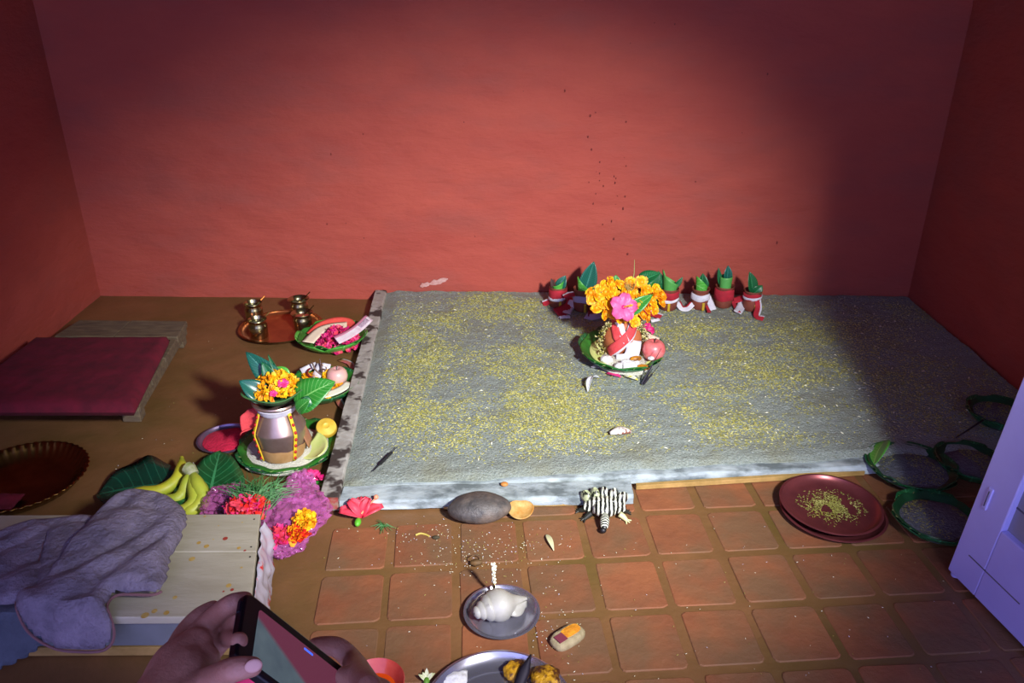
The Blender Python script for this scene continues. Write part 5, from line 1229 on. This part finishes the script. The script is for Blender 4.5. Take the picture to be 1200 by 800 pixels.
mb = MB(); mb.prism(rrect(.0775, .038, .010), -.010, .0); obj('phone_case', mb, ph_m, ph, bevel=.0025, seg=3)
scr = bpy.data.materials.new('phone_screen'); scr.use_nodes = True; nt = scr.node_tree; N = nt.nodes; Lk_ = nt.links; bs = N['Principled BSDF']
tc_ = N.new('ShaderNodeTexCoord'); sx_ = N.new('ShaderNodeSeparateXYZ'); Lk_.new(tc_.outputs['Object'], sx_.inputs[0])
m1 = N.new('ShaderNodeMath'); m1.operation = 'MULTIPLY_ADD'; m1.inputs[1].default_value = .45; Lk_.new(sx_.outputs[0], m1.inputs[0]); Lk_.new(sx_.outputs[1], m1.inputs[2])
mr_ = N.new('ShaderNodeMapRange'); mr_.inputs[1].default_value = -.012; mr_.inputs[2].default_value = -.006; Lk_.new(m1.outputs[0], mr_.inputs[0])
ns = N.new('ShaderNodeTexNoise'); ns.inputs['Scale'].default_value = 45; Lk_.new(tc_.outputs['Object'], ns.inputs['Vector'])
xa = N.new('ShaderNodeMix'); xa.data_type = 'RGBA'; xa.inputs[6].default_value = lin('3c4a58'); xa.inputs[7].default_value = lin('627078'); Lk_.new(ns.outputs['Fac'], xa.inputs[0])
xb = N.new('ShaderNodeMix'); xb.data_type = 'RGBA'; Lk_.new(mr_.outputs[0], xb.inputs[0]); Lk_.new(xa.outputs[2], xb.inputs[6]); xb.inputs[7].default_value = lin('6a3348')
Lk_.new(xb.outputs[2], bs.inputs['Emission Color']); bs.inputs['Emission Strength'].default_value = .9; bs.inputs['Base Color'].default_value = (.01, .01, .012, 1); bs.inputs['Roughness'].default_value = .2
mb = MB(); mb.prism(rrect(.0620, .0290, .003), .0, .0006); obj('screen', mb, scr, ph, loc=(.003, -.002, 0))
mb = MB(); mb.prism(rrect(.0065, .0012, .001), .0006, .0009); obj('screen_mark', mb, mat('blue_screen_mark', '3050c0', emit=('4468e0', 1.2)), ph, loc=(.010, .0225, 0))
mb = MB(); mb.box((-.0783, .02, -.005), (.0008, .006, .0015)); obj('side_button', mb, mat('dark_button', '1c1a22', rough=.3), ph)

person = thing('person', 'pair of hands reaching in from the bottom edge, holding up a black smartphone', 'person', Q(300, 900, .75))
PL = Vector(person.location)
def handmesh(chains, name, blobs=()):
    mb = MB()
    for ch in chains:
        pp = [Q(x, y, d)-PL for x, y, d, r_ in ch]; n = max(8, 6*len(ch)); cc_ = resample(pp, n); rr_ = [p.x for p in resample([(c[3], 0, 0) for c in ch], n)]
        mb.tube(cc_, rr_, 14); mb.ell(cc_[0], rr_[0]*.99, 12, 8); mb.ell(cc_[-1], rr_[-1]*.99, 12, 8)
    for x, y, d, r_, sq in blobs: mb.ell(Q(x, y, d)-PL, (r_, r_, r_*sq), 16, 10)
    o = obj(name, mb, skin_m, person)
    o.modifiers.clear(); rm = o.modifiers.new('skin_surface', 'REMESH'); rm.mode = 'VOXEL'; rm.voxel_size = .0019; rm.use_smooth_shade = True
    smd = o.modifiers.new('soften', 'SMOOTH'); smd.factor = .5; smd.iterations = 7
    return o
def nail(x, y, d, w_, l_, ang, tilt=0):
    c = Q(x, y, d)-PL; mb = MB(); T_ = Matrix.Translation(c) @ Matrix.Rotation(-(PI/2-PITCH)*-1, 4, 'X').inverted() if False else Matrix.Translation(c) @ (Matrix((RT, UP, -FW)).transposed().to_4x4()) @ Matrix.Rotation(ang, 4, 'Z') @ Matrix.Rotation(tilt, 4, 'Y')
    mb.X = T_; mb.ell((0, 0, 0), (l_, w_, .0014), 14, 8); return obj('nail', mb, nail_m, person)
dA, dB, dD = pa_, pb_, pd_
# left hand: forearm, palm, index along the back of the phone's left end, curled fingers, thumb below
L_arm = [(120, 930, .62, .030), (150, 880, .66, .028), (185, 832, .70, .029), (212, 795, .735, .030)]
palm1 = [(195, 815, .715, .027), (210, 780, .745, .025), (228, 757, .765, .018)]
palm2 = [(200, 830, .70, .026), (222, 800, .735, .024), (236, 775, .755, .018)]
index = [(205, 785, .745, .018), (226, 752, .775, .0125), (250, 724, .79, .0105), (270, 708, dA+.016, .0095), (287, 703, dA+.022, .0085)]
middle = [(212, 778, .755, .016), (243, 752, .79, .0115), (268, 733, .80, .0095), (284, 728, dA+.024, .0085)]
ring = [(215, 790, .755, .015), (243, 770, .79, .0105), (260, 752, .79, .009), (268, 748, .782, .0085), (280, 751, dD+.020, .008)]
pinky = [(205, 770, .75, .013), (216, 742, .785, .010), (233, 722, .80, .0088), (250, 712, .81, .0078)]
thumb = [(190, 838, .69, .020), (218, 815, .705, .0155), (246, 797, .715, .0125), (272, 785, dD-.010, .0105), (296, 781, dD-.012, .0085)]
handmesh([L_arm, palm1, palm2, index, middle, ring, pinky, thumb], 'left_hand')
nail(297, 780, dD-.0205, .0055, .007, R(12), .25)
# right hand: forearm from the bottom, index bent over the phone's upper edge
R_arm = [(520, 960, .60, .029), (490, 900, .63, .027), (455, 860, .655, .028)]
rpalm = [(470, 880, .645, .028), (448, 845, .665, .025), (440, 822, .68, .020)]
rindex = [(446, 838, .665, .017), (428, 803, .672, .0125), (414, 776, dB+.012, .0115), (397, 759, dB+.018, .0105), (379, 756, dB+.026, .0095), (369, 756, dB+.03, .0082)]
rmid = [(452, 850, .665, .017), (436, 818, .685, .012), (420, 800, .715, .0105), (404, 792, .735, .0092)]
rring = [(448, 862, .66, .016), (430, 838, .685, .0115), (414, 822, .71, .0095), (398, 815, .725, .0085)]
rpink = [(440, 868, .655, .013), (424, 852, .675, .0095), (408, 842, .695, .008)]
rthumb = [(455, 880, .635, .019), (425, 862, .625, .0145), (400, 842, .63, .0115), (385, 826, .64, .0095)]
handmesh([R_arm, rpalm, rindex, rmid, rring, rpink, rthumb], 'right_hand')
# pink cloth glimpsed under the phone
mb = MB(); mb.grid(14, 12, lambda u, v: ((u-.5)*.10, (v-.5)*.08, .012+.016*math.sin(PI*u)*math.sin(PI*v)+.006*nz(u*6, v*6))); o = obj('pink_cloth', mb, mat('hot_pink_cloth', 'e83a7c', rough=.7), loc=F(298, 806, 0), solid=.004); tag(o, 'bright pink cloth on the floor just under the phone', 'cloth')
